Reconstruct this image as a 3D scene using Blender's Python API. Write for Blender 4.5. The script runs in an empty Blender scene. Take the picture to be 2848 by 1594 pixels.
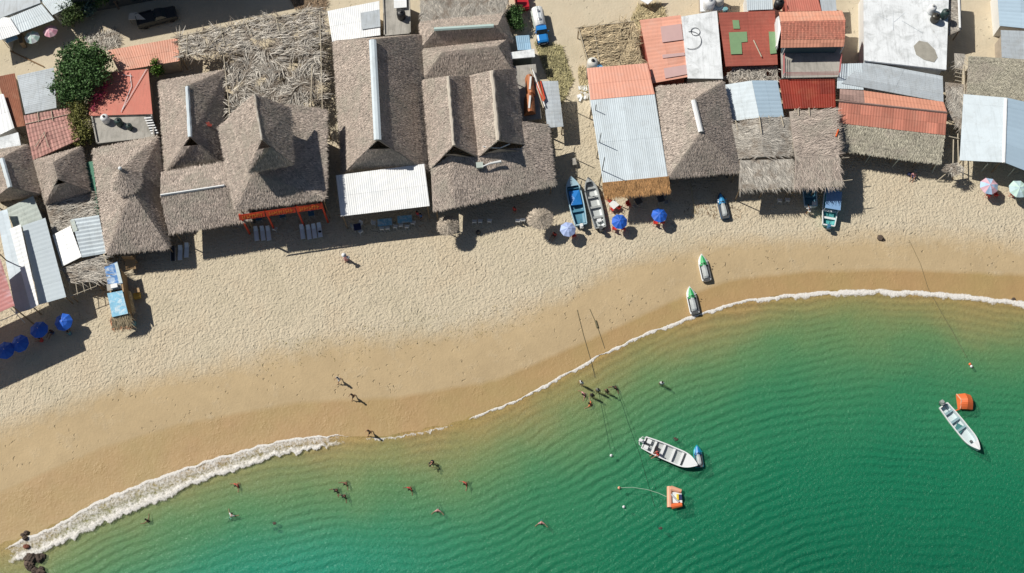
import bpy, math, random
import numpy as np
from mathutils import Vector, Matrix
R = math.radians
random.seed(7); rng = np.random.default_rng(7)
SC = bpy.context.scene; COL = SC.collection

# ---------------------------------------------------------------- camera
F, TILT, DIST = 3300.0, R(20.3), 137.5
CX, CY = 1424.0, 797.0
cam_d = bpy.data.cameras.new("camera"); cam = bpy.data.objects.new("camera", cam_d); COL.objects.link(cam)
cam_d.sensor_width = 36.0; cam_d.lens = 36.0 * F / 2848.0
cam_d.clip_start = 1.0; cam_d.clip_end = 3000.0
cam.location = (0, -DIST * math.sin(TILT), DIST * math.cos(TILT)); cam.rotation_euler = (TILT, 0, 0)
SC.camera = cam
# ---------------------------------------------------------------- sky and sun
SUN_EL, SUN_AZ = R(47), R(27)
w = bpy.data.worlds.new("World"); SC.world = w; w.use_nodes = True
nt = w.node_tree; bg = nt.nodes["Background"]
sky = nt.nodes.new("ShaderNodeTexSky"); sky.sky_type = 'NISHITA'; sky.sun_disc = False
sky.sun_elevation = SUN_EL; sky.sun_rotation = R(297)
nt.links.new(sky.outputs[0], bg.inputs[0]); bg.inputs[1].default_value = 0.05
sd = bpy.data.lights.new("sun", 'SUN'); so = bpy.data.objects.new("sun", sd); COL.objects.link(so)
sd.energy = 5.0; sd.angle = R(0.5); sd.color = (1.0, 0.955, 0.87)
dv = Vector((math.cos(SUN_EL) * math.cos(SUN_AZ), -math.cos(SUN_EL) * math.sin(SUN_AZ), -math.sin(SUN_EL)))
so.rotation_euler = dv.to_track_quat('-Z', 'Y').to_euler(); so.location = (-60, 40, 80)
SC.view_settings.view_transform = 'Standard'; SC.view_settings.look = 'None'
SC.view_settings.exposure = -0.18; SC.view_settings.gamma = 1.0

# ---------------------------------------------------------------- photo pixel -> point of the place at height z
ct, st = math.cos(TILT), math.sin(TILT)
def P(px, py, z=0.0):
    dx, dy, dz = (px - CX) / F, -(py - CY) / F, -1.0
    wx, wy, wz = dx, dy * ct - dz * st, dy * st + dz * ct
    c = cam.location; t = (z - c.z) / wz
    return np.array((c.x + wx * t, c.y + wy * t, z))
def poly_w(pts, z=0.0): return np.array([P(a, b, z) for a, b in pts])

K = 2848.0 / 2576.0
shore_px = [(-900,1790),(-300,1560),(0,1372),(100,1342),(250,1262),(400,1203),(560,1150),(720,1110),(850,1099),(910,1102),(1000,1096),(1150,1066),(1300,1008),(1400,955),(1500,900),(1600,852),(1700,813),(1800,777),(1880,757),(2000,743),(2100,735),(2200,732),(2300,736),(2400,742),(2576,766),(2800,830),(3300,1050),(4200,1700)]
SHORE = poly_w([(a * K, b * K) for a, b in shore_px], -0.35)[:, :2]
L1 = poly_w([(a * K, b * K) for a, b in [(-600,1270),(0,1075),(250,985),(450,935),(650,895),(850,850),(1100,838),(1300,790),(1430,735),(1560,660),(1750,612),(1900,600),(2200,590),(2400,590),(2576,612),(3300,760)]])[:, :2]
L2 = poly_w([(a * K, b * K) for a, b in [(-600,1430),(0,1240),(250,1130),(450,1068),(750,1012),(1000,1000),(1250,955),(1450,868),(1600,800),(1720,745),(1850,700),(2050,680),(2250,676),(2576,690),(3300,830)]])[:, :2]
def smooth(a, b, x):
    t = np.clip((x - a) / (b - a), 0, 1); return t * t * (3 - 2 * t)
def sdist(x, y):
    x = np.asarray(x, float); y = np.asarray(y, float); best = np.full(x.shape, 1e9)
    for i in range(len(SHORE) - 1):
        ax, ay = SHORE[i]; bx, by = SHORE[i + 1]; ex, ey = bx - ax, by - ay
        t = np.clip(((x - ax) * ex + (y - ay) * ey) / (ex * ex + ey * ey), 0, 1)
        best = np.minimum(best, np.hypot(x - ax - t * ex, y - ay - t * ey))
    return best * np.where(y < np.interp(x, SHORE[:, 0], SHORE[:, 1]), 1, -1)
WATER = -0.35
def gz(x, y):
    s = sdist(x, y)
    return np.where(s < 0, -0.35 * smooth(-7, 0, s) + 0.02 * smooth(-1, 0, s) * 0, np.maximum(-0.35 - 0.075 * s, -2.6))
def G(px, py):
    p = P(px, py, 0.0)
    for _ in range(4):
        z = float(gz(p[0], p[1])); p = P(px, py, z)
    return p

# ---------------------------------------------------------------- materials
MATS = {}
def nd(t, typ, **kw):
    n = t.nodes.new(typ)
    for k, v in kw.items(): setattr(n, k, v)
    return n
def mathn(t, op, a, b=None, c=None):
    n = t.nodes.new("ShaderNodeMath"); n.operation = op
    for i, q in enumerate((a, b, c)):
        if q is None: continue
        if isinstance(q, (int, float)): n.inputs[i].default_value = q
        else: t.links.new(q, n.inputs[i])
    return n.outputs[0]
def noise(t, vec, scale, detail=3, rough=.5, dist=0):
    n = t.nodes.new("ShaderNodeTexNoise"); n.inputs['Scale'].default_value = scale
    n.inputs['Detail'].default_value = detail; n.inputs['Roughness'].default_value = rough; n.inputs['Distortion'].default_value = dist
    t.links.new(vec, n.inputs['Vector']); return n.outputs[0]
def ramp(t, fac, stops):
    n = t.nodes.new("ShaderNodeValToRGB"); cr = n.color_ramp
    while len(cr.elements) < len(stops): cr.elements.new(0.5)
    for e, (p, c) in zip(cr.elements, stops):
        e.position = p; e.color = (c[0], c[1], c[2], 1) if not isinstance(c, (int, float)) else (c, c, c, 1)
    t.links.new(fac, n.inputs[0]); return n.outputs[0]
def mixc(t, fac, a, b, mode='MIX'):
    n = t.nodes.new("ShaderNodeMix"); n.data_type = 'RGBA'; n.blend_type = mode
    for k, q in ((0, fac), (6, a), (7, b)):
        if isinstance(q, (int, float)): n.inputs[k].default_value = q
        elif isinstance(q, tuple): n.inputs[k].default_value = (q[0], q[1], q[2], 1)
        else: t.links.new(q, n.inputs[k])
    return n.outputs[2]
def M(name, col, rough=.75, var=.18, scale=1.2, bump=0.0, bscale=12, metal=0.0, dirt=None, dirt_amt=.5, dscale=.6, tintcol=None, streak=0.0):
    """plain procedural material: base colour broken up by two noises, a per-face 'tint' and optional dirt patches"""
    if name in MATS: return MATS[name]
    m = bpy.data.materials.new(name); m.use_nodes = True; t = m.node_tree; b = t.nodes["Principled BSDF"]
    pos = t.nodes.new("ShaderNodeNewGeometry").outputs['Position']
    n1 = noise(t, pos, scale, 4, .6); n2 = noise(t, pos, scale * 9, 2, .5)
    f = mathn(t, 'ADD', mathn(t, 'MULTIPLY', n1, var * 2.6), mathn(t, 'MULTIPLY', n2, var * 1.2))
    f = mathn(t, 'ADD', f, 1 - var * 1.9)
    at = nd(t, "ShaderNodeAttribute", attribute_name="tint").outputs['Fac']
    f = mathn(t, 'MULTIPLY', f, mathn(t, 'ADD', at, 1.0))
    cmb = t.nodes.new("ShaderNodeCombineColor")
    for i in range(3): t.links.new(f, cmb.inputs[i])
    c = mixc(t, 1.0, (col[0], col[1], col[2]), cmb.outputs[0], 'MULTIPLY')
    if dirt:
        d = noise(t, pos, dscale, 6, .65, .6)
        d = ramp(t, d, [(.48, 0.0), (.66, 1.0)])
        c = mixc(t, mathn(t, 'MULTIPLY', d, dirt_amt), c, tuple(dirt))
    if streak:
        mp = t.nodes.new("ShaderNodeMapping"); mp.inputs['Scale'].default_value = (4.5, .35, .35); t.links.new(pos, mp.inputs[0])
        sk = ramp(t, noise(t, mp.outputs[0], 1.0, 4, .7), [(.5, 0.), (.72, 1.)])
        c = mixc(t, mathn(t, 'MULTIPLY', sk, streak), c, (dirt or col)[0:3] if False else tuple(q * .55 for q in (dirt or col)))
        sp = ramp(t, noise(t, pos, 2.2, 6, .75), [(.60, 0.), (.68, 1.)])
        c = mixc(t, mathn(t, 'MULTIPLY', sp, streak * .9), c, (.20, .12, .08))
    t.links.new(c, b.inputs['Base Color'])
    b.inputs['Roughness'].default_value = rough; b.inputs['Metallic'].default_value = metal
    if bump:
        bp = t.nodes.new("ShaderNodeBump"); bp.inputs['Distance'].default_value = bump; bp.inputs['Strength'].default_value = 1
        t.links.new(noise(t, pos, bscale, 4, .6), bp.inputs['Height']); t.links.new(bp.outputs[0], b.inputs['Normal'])
    MATS[name] = m; return m

THATCH = M('thatch', (.52, .44, .378), .95, .16, .5, dirt=(.44, .41, .34), dirt_amt=.6, dscale=.35)
THATCHG = M('thatch_grey_green', (.46, .43, .34), .95, .2, .6, dirt=(.47, .41, .35), dirt_amt=.5, dscale=.4)
THATCHO = M('thatch_new', (.47, .26, .11), .95, .3, .9)
FROND = M('dry_frond', (.50, .465, .41), .9, .25, .8, dirt=(.25, .19, .14), dirt_amt=.7, dscale=.7)
STRAW = M('straw', (.52, .44, .26), .9, .3, 1.1)
WHITE = M('white_metal', (.88, .89, .89), .5, .06, .7, dirt=(.60, .66, .70), dirt_amt=.35, streak=0.12)
WHITEB = M('pale_metal', (.62, .70, .75), .5, .07, .7, dirt=(.5, .55, .57), dirt_amt=.5, streak=0.25)
GREYM = M('grey_metal', (.50, .55, .59), .5, .1, .8, dirt=(.38, .40, .40), dirt_amt=.5, streak=0.45)
PALEGREEN = M('pale_green_metal', (.45, .51, .47), .6, .12, .9, dirt=(.3, .33, .3), dirt_amt=.5, streak=0.35)
BLUEM = M('blue_sheet', (.28, .46, .62), .5, .1, .9)
ORANGE = M('orange_metal', (.73, .335, .225), .6, .12, .9, dirt=(.66, .42, .31), dirt_amt=.5, streak=0.35)
SALMON = M('salmon_sheet', (.80, .385, .275), .65, .08, .6, dirt=(.74, .42, .33), dirt_amt=.6, streak=0.18)
DRED = M('dark_red_sheet', (.38, .095, .065), .65, .15, .7, dirt=(.42, .13, .09), dirt_amt=.6, streak=0.4)
DEEPRED = M('deep_red_metal', (.30, .035, .018), .55, .2, .8, dirt=(.36, .08, .04), dirt_amt=.6, streak=0.35)
RED = M('red_flat', (.62, .20, .145), .7, .12, .5, dirt=(.6, .25, .18), dirt_amt=.6, streak=0.35)
RUST = M('rust_brown', (.30, .105, .055), .8, .25, .6, dirt=(.42, .2, .12), dirt_amt=.6, streak=0.5)
PINK = M('pink_tile', (.48, .25, .215), .8, .18, .7, dirt=(.42, .27, .22), dirt_amt=.6, streak=0.4)
TILE = M('clay_tile', (.60, .225, .155), .75, .12, .9, dirt=(.58, .28, .2), dirt_amt=.5, streak=0.3)
CONC = M('concrete', (.42, .40, .36), .85, .18, .6, dirt=(.26, .25, .22), dirt_amt=.7, dscale=.5, streak=0.5)
CONCW = M('white_concrete', (.82, .85, .87), .8, .14, .9, dirt=(.42, .44, .44), dirt_amt=.6, dscale=.7, streak=0.28)
STAIN = M('water_stain', (.36, .34, .29), .8, .3, 1.2)
WALL = M('plaster', (.42, .36, .29), .9, .15, .8, dirt=(.26, .22, .18))
WALLW = M('white_plaster', (.72, .72, .70), .85, .08, .8)
WALLR = M('red_plaster', (.45, .12, .09), .85, .12, .8)
SHADEW = M('shade_wall', (.10, .085, .07), .9, .3, 2)  # for walls added under open roofs to keep the inside dark
WOOD = M('pole_wood', (.26, .19, .12), .85, .3, 3)
WOODL = M('pale_pole_wood', (.50, .44, .34), .85, .2, 3)
PLANK = M('planks', (.42, .28, .15), .8, .25, 3)
BRICKO = M('orange_clay', (.44, .155, .06), .6, .25, 2)
BLACK = M('black_plastic', (.018, .018, .02), .45, .1)
DGREY = M('dark_grey', (.07, .075, .08), .6, .1)
GLASS = M('dark_glass', (.03, .045, .055), .1, .05)
CHROME = M('bright_metal', (.7, .7, .7), .25, .05, metal=.8)
WPL = M('white_plastic', (.78, .79, .79), .4, .04)
WPLB = M('lounger_plastic', (.66, .76, .82), .45, .04)
GEL = M('white_gelcoat', (.78, .80, .80), .3, .05)
GELG = M('grey_gelcoat', (.50, .53, .53), .35, .1)
NAVY = M('navy', (.02, .03, .10), .6, .1)
TURQ = M('turquoise_paint', (.10, .42, .42), .4, .08)
BLUEP = M('blue_paint', (.02, .22, .62), .35, .06)
BLUET = M('blue_tarp', (.015, .20, .60), .5, .08, bump=.02, bscale=5)
BLUEH = M('blue_hull', (.05, .17, .30), .4, .1)
BLUEC = M('pale_blue_canvas', (.20, .36, .60), .7, .05)
BLUEU = M('blue_umbrella', (.02, .13, .62), .6, .06)
UBW = M('pale_blue_umbrella', (.40, .50, .80), .6, .06)
UPINK = M('pink_umbrella', (.72, .45, .52), .6, .06)
UGREEN = M('mint_umbrella', (.55, .75, .68), .6, .06)
REDP = M('red_plastic', (.62, .035, .025), .45, .08)
ORP = M('orange_plastic', (.72, .13, .03), .5, .08)
ORT = M('orange_vinyl', (.80, .17, .05), .45, .06)
PEACH = M('peach_vinyl', (.78, .40, .26), .5, .08)
YEL = M('yellow_paint', (.72, .45, .08), .6, .08)
SIGN = M('sign_red', (.62, .06, .02), .6, .12)
LETTER = M('sign_letter', (.72, .30, .05), .6, .1)
GREENP = M('green_paint', (.03, .40, .12), .4, .06)
GREENT = M('green_tarp', (.04, .20, .12), .6, .12)
MURAL1 = M('mural_blue', (.05, .20, .50), .6, .35, 2.5, dirt=(.65, .75, .8), dirt_amt=.9, dscale=1.6)
MURAL2 = M('mural_light_blue', (.22, .52, .72), .6, .3, 2.5, dirt=(.75, .82, .85), dirt_amt=.9, dscale=1.8)
LEAF = M('leaf_green', (.06, .135, .032), .7, .3, 1.5)
LEAFB = M('leaf_bush', (.08, .13, .035), .7, .3, 1.5)
LEAFY = M('leaf_yellow', (.20, .20, .05), .75, .3, 1.5)
PALML = M('leaf_blue_green', (.10, .17, .15), .7, .3, 1.5)
BARK = M('bark', (.16, .12, .09), .9, .3, 4)
ROCK = M('rock', (.09, .065, .05), .9, .4, 2, bump=.08, bscale=4)
ROPE = M('rope', (.16, .14, .08), .9, .1)
ROPEW = M('pale_rope', (.35, .50, .38), .9, .1)
SKIN_A = M('skin_tan', (.42, .22, .14), .6, .05)
SKIN_B = M('skin_brown', (.25, .12, .075), .6, .05)
HAIR = M('hair_dark', (.015, .012, .01), .8, .05)
C_WHITE = M('cloth_white', (.75, .76, .78), .8, .05)
C_BLACK = M('cloth_black', (.015, .017, .025), .8, .05)
C_RED = M('cloth_red', (.60, .06, .05), .8, .05)
C_ORANGE = M('cloth_orange', (.72, .20, .08), .8, .05)
C_PINK = M('cloth_pink', (.70, .35, .38), .8, .05)
C_BLUE = M('cloth_blue', (.06, .14, .35), .8, .05)
C_STRAW = M('cloth_straw', (.62, .52, .32), .8, .05)

# ---------------------------------------------------------------- object helpers
ORG = {}
def tag(o, label=None, cat=None, group=None, kind=None):
    if label: o['label'] = label
    if cat: o['category'] = cat
    if group: o['group'] = group
    if kind: o['kind'] = kind
    return o
def empty(name, label, cat, loc=(0, 0, 0), group=None):
    o = bpy.data.objects.new(name, None); COL.objects.link(o)
    o.location = tuple(float(q) for q in loc); o.empty_display_size = .3; tag(o, label, cat, group)
    ORG[o.name] = np.array(loc, float); return o
def np_obj(name, V, faces, mat, parent=None, tint=None, smooth_=False):
    V = np.asarray(V, float).reshape(-1, 3)
    org = ORG.get(parent.name, np.zeros(3)) if parent else np.zeros(3)
    me = bpy.data.meshes.new(name)
    if isinstance(faces, np.ndarray):
        n = faces.shape[1]; nf = len(faces)
        me.vertices.add(len(V)); me.vertices.foreach_set('co', (V - org).ravel())
        me.loops.add(nf * n); me.loops.foreach_set('vertex_index', faces.astype(np.int32).ravel())
        me.polygons.add(nf); me.polygons.foreach_set('loop_start', np.arange(0, nf * n, n, dtype=np.int32))
        me.update(calc_edges=True)
    else:
        me.from_pydata((V - org).tolist(), [], faces)
    if tint is not None and len(tint) == len(me.polygons):
        a = me.attributes.new('tint', 'FLOAT', 'FACE'); a.data.foreach_set('value', np.asarray(tint, float))
    if smooth_: me.polygons.foreach_set('use_smooth', [True] * len(me.polygons))
    me.materials.append(mat); me.validate()
    o = bpy.data.objects.new(name, me); COL.objects.link(o)
    if parent: o.parent = parent; ORG[o.name] = org
    return o
def rotz(a):
    c, s = math.cos(a), math.sin(a); return np.array(((c, -s, 0), (s, c, 0), (0, 0, 1.)))
class MB:
    def __init__(s): s.v = []; s.f = []; s.t = []
    def add(s, V, Fs, tint=0.0):
        n = len(s.v); s.v += [tuple(map(float, p)) for p in V]
        s.f += [tuple(i + n for i in f) for f in Fs]; s.t += [tint] * len(Fs); return s
    def box(s, c, size, rz=0, tint=0, R_=None):
        hx, hy, hz = np.array(size) / 2.
        V = np.array([(x, y, z) for z in (-hz, hz) for x, y in ((-hx, -hy), (hx, -hy), (hx, hy), (-hx, hy))])
        m = rotz(rz) if R_ is None else R_
        return s.add(V @ m.T + np.array(c), [(3, 2, 1, 0), (4, 5, 6, 7), (0, 1, 5, 4), (1, 2, 6, 5), (2, 3, 7, 6), (3, 0, 4, 7)], tint)
    def slab(s, top, th, tint=0):
        """a flat piece: polygon of world points and the same polygon th lower"""
        top = np.asarray(top, float); n = len(top); V = np.vstack([top, top - np.array((0, 0, th))])
        Fs = [tuple(range(n))[::-1], tuple(range(n, 2 * n))] + [(i, (i + 1) % n, n + (i + 1) % n, n + i) for i in range(n)]
        return s.add(V, Fs, tint)
    def tube(s, a, b, r, r2=None, n=7, tint=0, cap=True):
        a = np.array(a, float); b = np.array(b, float); d = b - a; L = np.linalg.norm(d)
        if L < 1e-6: return s
        d /= L; u = np.cross(d, (0, 0, 1.)); 
        if np.linalg.norm(u) < 1e-3: u = np.array((1., 0, 0))
        u /= np.linalg.norm(u); v = np.cross(d, u); r2 = r if r2 is None else r2
        an = np.arange(n) * 2 * math.pi / n
        ring = np.outer(np.cos(an), u) + np.outer(np.sin(an), v)
        V = np.vstack([a + ring * r, b + ring * r2])
        Fs = [(i, (i + 1) % n, n + (i + 1) % n, n + i) for i in range(n)]
        if cap: Fs += [tuple(range(n))[::-1], tuple(range(n, 2 * n))]
        return s.add(V, Fs, tint)
    def path(s, pts, r, n=6):
        for a, b in zip(pts[:-1], pts[1:]): s.tube(a, b, r, n=n)
        return s
    def loft(s, rings, cap=True, closed=True, tint=0):
        n = len(rings[0]); V = np.vstack([np.asarray(r, float) for r in rings]); Fs = []
        for k in range(len(rings) - 1):
            for i in range(n if closed else n - 1):
                j = (i + 1) % n; Fs.append((k * n + i, k * n + j, (k + 1) * n + j, (k + 1) * n + i))
        if cap and closed: Fs += [tuple(range(n))[::-1], tuple(range((len(rings) - 1) * n, len(rings) * n))]
        return s.add(V, Fs, tint)
    def lathe(s, prof, c=(0, 0, 0), n=16, tint=0, sx=1, sy=1):
        an = np.arange(n) * 2 * math.pi / n
        rings = [np.c_[np.cos(an) * r * sx + c[0], np.sin(an) * r * sy + c[1], np.full(n, z + c[2])] for r, z in prof]
        return s.loft(rings, tint=tint)
    def ball(s, c, r, n=10, m=6, sc=(1, 1, 1), tint=0):
        pr = [(max(1e-3, math.sin(math.pi * k / m)) * r, -math.cos(math.pi * k / m) * r * sc[2]) for k in range(m + 1)]
        return s.lathe(pr, c, n, tint, sc[0], sc[1])
    def build(s, name, mat, parent=None, smooth_=False):
        return np_obj(name, s.v, s.f, mat, parent, s.t, smooth_)
def copy_tree(o, parent=None):
    c = o.copy(); COL.objects.link(c); c.parent = parent
    if parent and 'label' in c: pass
    for ch in list(o.children): copy_tree(ch, c)
    return c
def place(o, p, rz=0.0, label=None, sc=None, rx=0, ry=0):
    o.location = tuple(float(q) for q in p); o.rotation_euler = (rx, ry, rz)
    if label: o['label'] = label
    if sc: o.scale = (sc, sc, sc)
    return o

# ---------------------------------------------------------------- the setting: one sheet of sand, the sea, the foam
def axis(lo, hi, step, far):
    a = list(np.arange(lo, hi + .01, step)); g = step; x = lo; left = []
    while x > -far: g *= 1.5; x -= g; left.append(x)
    g = step; x = a[-1]; right = []
    while x < far: g *= 1.5; x += g; right.append(x)
    return np.array(left[::-1] + a + right)
def grid_obj(name, xs, ys, zf, mat, attrs):
    X, Y = np.meshgrid(xs, ys); x = X.ravel(); y = Y.ravel(); z = zf(x, y)
    nx, ny = len(xs), len(ys); i = (np.arange(ny - 1)[:, None] * nx + np.arange(nx - 1)[None]).ravel()
    fc = np.c_[i, i + 1, i + nx + 1, i + nx]
    o = np_obj(name, np.c_[x, y, z], fc, mat, smooth_=True)
    for k, fn in attrs.items():
        a = o.data.attributes.new(k, 'FLOAT', 'POINT'); a.data.foreach_set('value', fn(x, y))
    return o
def sand_material():
    m = bpy.data.materials.new('sand'); m.use_nodes = True; t = m.node_tree; b = t.nodes["Principled BSDF"]
    pos = t.nodes.new("ShaderNodeNewGeometry").outputs['Position']
    A = lambda k: nd(t, "ShaderNodeAttribute", attribute_name=k).outputs['Fac']
    big = noise(t, pos, .12, 5, .6, .3); mid = noise(t, pos, .8, 4, .6); fine = noise(t, pos, 7, 3, .7)
    edge = mathn(t, 'MULTIPLY', mathn(t, 'SUBTRACT', noise(t, pos, .35, 6, .75), .5), 1.5)
    damp = ramp(t, mathn(t, 'ADD', A('damp'), mathn(t, 'MULTIPLY', edge, .8)), [(.15, 0.), (.95, 1.)])
    wet = ramp(t, mathn(t, 'ADD', A('wet'), mathn(t, 'MULTIPLY', edge, .35)), [(.3, 0.), (.7, 1.)])
    dry = ramp(t, big, [(.35, (.545, .475, .345)), (.5, (.60, .52, .385)), (.65, (.595, .50, .36))])
    dampc = ramp(t, big, [(.35, (.47, .355, .205)), (.65, (.52, .395, .23))])
    wetc = ramp(t, big, [(.35, (.40, .285, .12)), (.65, (.43, .275, .125))])
    c = mixc(t, wet, mixc(t, damp, dry, dampc), wetc)
    f = mathn(t, 'ADD', mathn(t, 'MULTIPLY', mid, .22), mathn(t, 'MULTIPLY', fine, .16)); f = mathn(t, 'ADD', f, .81)
    cmb = t.nodes.new("ShaderNodeCombineColor")
    for i in range(3): t.links.new(f, cmb.inputs[i])
    c = mixc(t, 1.0, c, cmb.outputs[0], 'MULTIPLY')
    t.links.new(c, b.inputs['Base Color'])
    t.links.new(ramp(t, wet, [(0., .95), (1., .55)]), b.inputs['Roughness'])
    # trodden sand: pits and heaps, fading out on the damp beach and on the road
    vo = t.nodes.new("ShaderNodeTexVoronoi"); vo.feature = 'SMOOTH_F1'; vo.inputs['Scale'].default_value = 3.0
    wv = t.nodes.new("ShaderNodeVectorMath"); wv.operation = 'ADD'
    nz = t.nodes.new("ShaderNodeTexNoise"); nz.inputs['Scale'].default_value = 1.5; t.links.new(pos, nz.inputs['Vector'])
    t.links.new(pos, wv.inputs[0]); t.links.new(nz.outputs['Color'], wv.inputs[1]); t.links.new(wv.outputs[0], vo.inputs['Vector'])
    h = mathn(t, 'ADD', mathn(t, 'MULTIPLY', vo.outputs['Distance'], 1.0), mathn(t, 'MULTIPLY', noise(t, pos, 4.2, 3, .6), 1.0))
    tread = mathn(t, 'MULTIPLY', A('tread'), ramp(t, big, [(.3, .75), (.7, 1.)]))
    tread = mathn(t, 'MULTIPLY', tread, mathn(t, 'SUBTRACT', 1.0, mathn(t, 'MULTIPLY', damp, .93)))
    h = mathn(t, 'MULTIPLY', h, mathn(t, 'ADD', tread, .05))
    h = mathn(t, 'ADD', h, mathn(t, 'MULTIPLY', noise(t, pos, .5, 2, .5), .3))
    # scattered single footprints on the damp, smooth part
    fv = t.nodes.new("ShaderNodeTexVoronoi"); fv.inputs['Scale'].default_value = 1.5; t.links.new(wv.outputs[0], fv.inputs['Vector'])
    pit = ramp(t, fv.outputs['Distance'], [(.13, 1.), (.26, 0.)])
    msk = ramp(t, noise(t, pos, .22, 4, .7), [(.50, 0.), (.58, 1.)])
    msk = mathn(t, 'MULTIPLY', msk, mathn(t, 'SUBTRACT', 1.0, wet))
    h = mathn(t, 'SUBTRACT', h, mathn(t, 'MULTIPLY', mathn(t, 'MULTIPLY', pit, msk), .55))
    bp = t.nodes.new("ShaderNodeBump"); bp.inputs['Distance'].default_value = .15; bp.inputs['Strength'].default_value = 1.0
    t.links.new(h, bp.inputs['Height']); t.links.new(bp.outputs[0], b.inputs['Normal'])
    return m
def f_damp(x, y): return smooth(2.6, -2.6, y - np.interp(x, L1[:, 0], L1[:, 1]))
def f_wet(x, y): return smooth(1.0, -1.0, y - np.interp(x, L2[:, 0], L2[:, 1]))
def f_tread(x, y):
    road = smooth(24.5, 27.5, y - x * .0) ; return 1 - .88 * road
XS = axis(-72, 72, .6, 500); YS = axis(-44, 52, .6, 500)
ground = grid_obj('ground', XS, YS, gz, sand_material(), dict(damp=f_damp, wet=f_wet, tread=f_tread))
tag(ground, 'pale trodden beach sand, darker where wet', 'ground', kind='structure')

def water_material():
    m = bpy.data.materials.new('water'); m.use_nodes = True; t = m.node_tree; b = t.nodes["Principled BSDF"]; out = t.nodes["Material Output"]
    pos = t.nodes.new("ShaderNodeNewGeometry").outputs['Position']
    s = nd(t, "ShaderNodeAttribute", attribute_name='s').outputs['Fac']; tl = nd(t, "ShaderNodeAttribute", attribute_name='teal').outputs['Fac']
    wob = mathn(t, 'MULTIPLY', mathn(t, 'SUBTRACT', noise(t, pos, .09, 4, .55), .5), 7.0)
    sw = mathn(t, 'MULTIPLY', mathn(t, 'ADD', s, wob), 1 / 40.)
    c = ramp(t, sw, [(0., (.48, .47, .24)), (.07, (.36, .45, .22)), (.15, (.19, .41, .19)), (.27, (.07, .34, .165)), (.52, (.022, .265, .135)), (1., (.008, .165, .09))])
    c = mixc(t, tl, c, mixc(t, 1.0, c, (.75, 1.35, 1.95), 'MULTIPLY'))
    t.links.new(c, b.inputs['Base Color']); b.inputs['Roughness'].default_value = .26; b.inputs['Specular IOR Level'].default_value = .28
    # ripples: long crests that follow the shore, broken by finer cross ripples
    w1 = mathn(t, 'ADD', s, mathn(t, 'MULTIPLY', noise(t, pos, .07, 2, .5), 3.2))
    w1 = mathn(t, 'ADD', w1, mathn(t, 'MULTIPLY', noise(t, pos, .5, 3, .55), .55))
    s1 = mathn(t, 'SINE', mathn(t, 'MULTIPLY', w1, 6.283 / .95))
    sx = t.nodes.new("ShaderNodeSeparateXYZ"); t.links.new(pos, sx.inputs[0])
    w2 = mathn(t, 'ADD', mathn(t, 'MULTIPLY', sx.outputs[0], .62), mathn(t, 'MULTIPLY', sx.outputs[1], -.78))
    w2 = mathn(t, 'ADD', w2, mathn(t, 'MULTIPLY', noise(t, pos, .25, 3, .5), 3.0))
    s2 = mathn(t, 'SINE', mathn(t, 'MULTIPLY', w2, 6.283 / .62))
    amp = ramp(t, noise(t, pos, .12, 3, .5), [(.35, .25), (.65, 1.)])
    h = mathn(t, 'ADD', mathn(t, 'MULTIPLY', s1, mathn(t, 'MULTIPLY', amp, .75)), mathn(t, 'MULTIPLY', s2, .10))
    h = mathn(t, 'ADD', h, mathn(t, 'ADD', mathn(t, 'MULTIPLY', noise(t, pos, 3.4, 3, .7, .8), 1.6), mathn(t, 'MULTIPLY', noise(t, pos, 1.1, 2, .5, .5), 1.0)))
    bp = t.nodes.new("ShaderNodeBump"); bp.inputs['Distance'].default_value = .085; bp.inputs['Strength'].default_value = 1
    t.links.new(h, bp.inputs['Height']); t.links.new(bp.outputs[0], b.inputs['Normal'])
    # what comes back up from the sand: the deeper, the greener; caustic light lines are painted into the tint
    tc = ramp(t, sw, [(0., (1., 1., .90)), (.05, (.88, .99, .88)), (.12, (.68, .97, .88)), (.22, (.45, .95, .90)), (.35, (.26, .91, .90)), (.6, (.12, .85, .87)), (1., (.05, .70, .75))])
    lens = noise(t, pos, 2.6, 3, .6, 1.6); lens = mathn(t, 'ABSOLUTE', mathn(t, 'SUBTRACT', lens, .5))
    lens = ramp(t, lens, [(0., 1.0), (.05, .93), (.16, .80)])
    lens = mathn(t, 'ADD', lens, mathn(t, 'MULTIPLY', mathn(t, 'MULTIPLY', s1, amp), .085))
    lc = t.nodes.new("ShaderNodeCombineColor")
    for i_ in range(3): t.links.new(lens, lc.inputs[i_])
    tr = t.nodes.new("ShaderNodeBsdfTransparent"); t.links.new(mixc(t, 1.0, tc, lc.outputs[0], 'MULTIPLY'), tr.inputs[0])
    mx = t.nodes.new("ShaderNodeMixShader")
    t.links.new(ramp(t, mathn(t, 'MULTIPLY', s, 1 / 16.), [(0., .04), (.08, .22), (.3, .34), (.7, .40), (1., .46)]), mx.inputs[0])
    t.links.new(tr.outputs[0], mx.inputs[1]); t.links.new(b.outputs[0], mx.inputs[2]); t.links.new(mx.outputs[0], out.inputs['Surface'])
    return m
YW = axis(-44, 12, .6, 500); YW = YW[YW < 40]
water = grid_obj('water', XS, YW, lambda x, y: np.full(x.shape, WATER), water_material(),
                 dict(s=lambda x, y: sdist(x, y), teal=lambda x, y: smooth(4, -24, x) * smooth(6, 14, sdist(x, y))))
tag(water, 'rippled green sea water deepening away from the beach', 'water', kind='structure')

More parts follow.
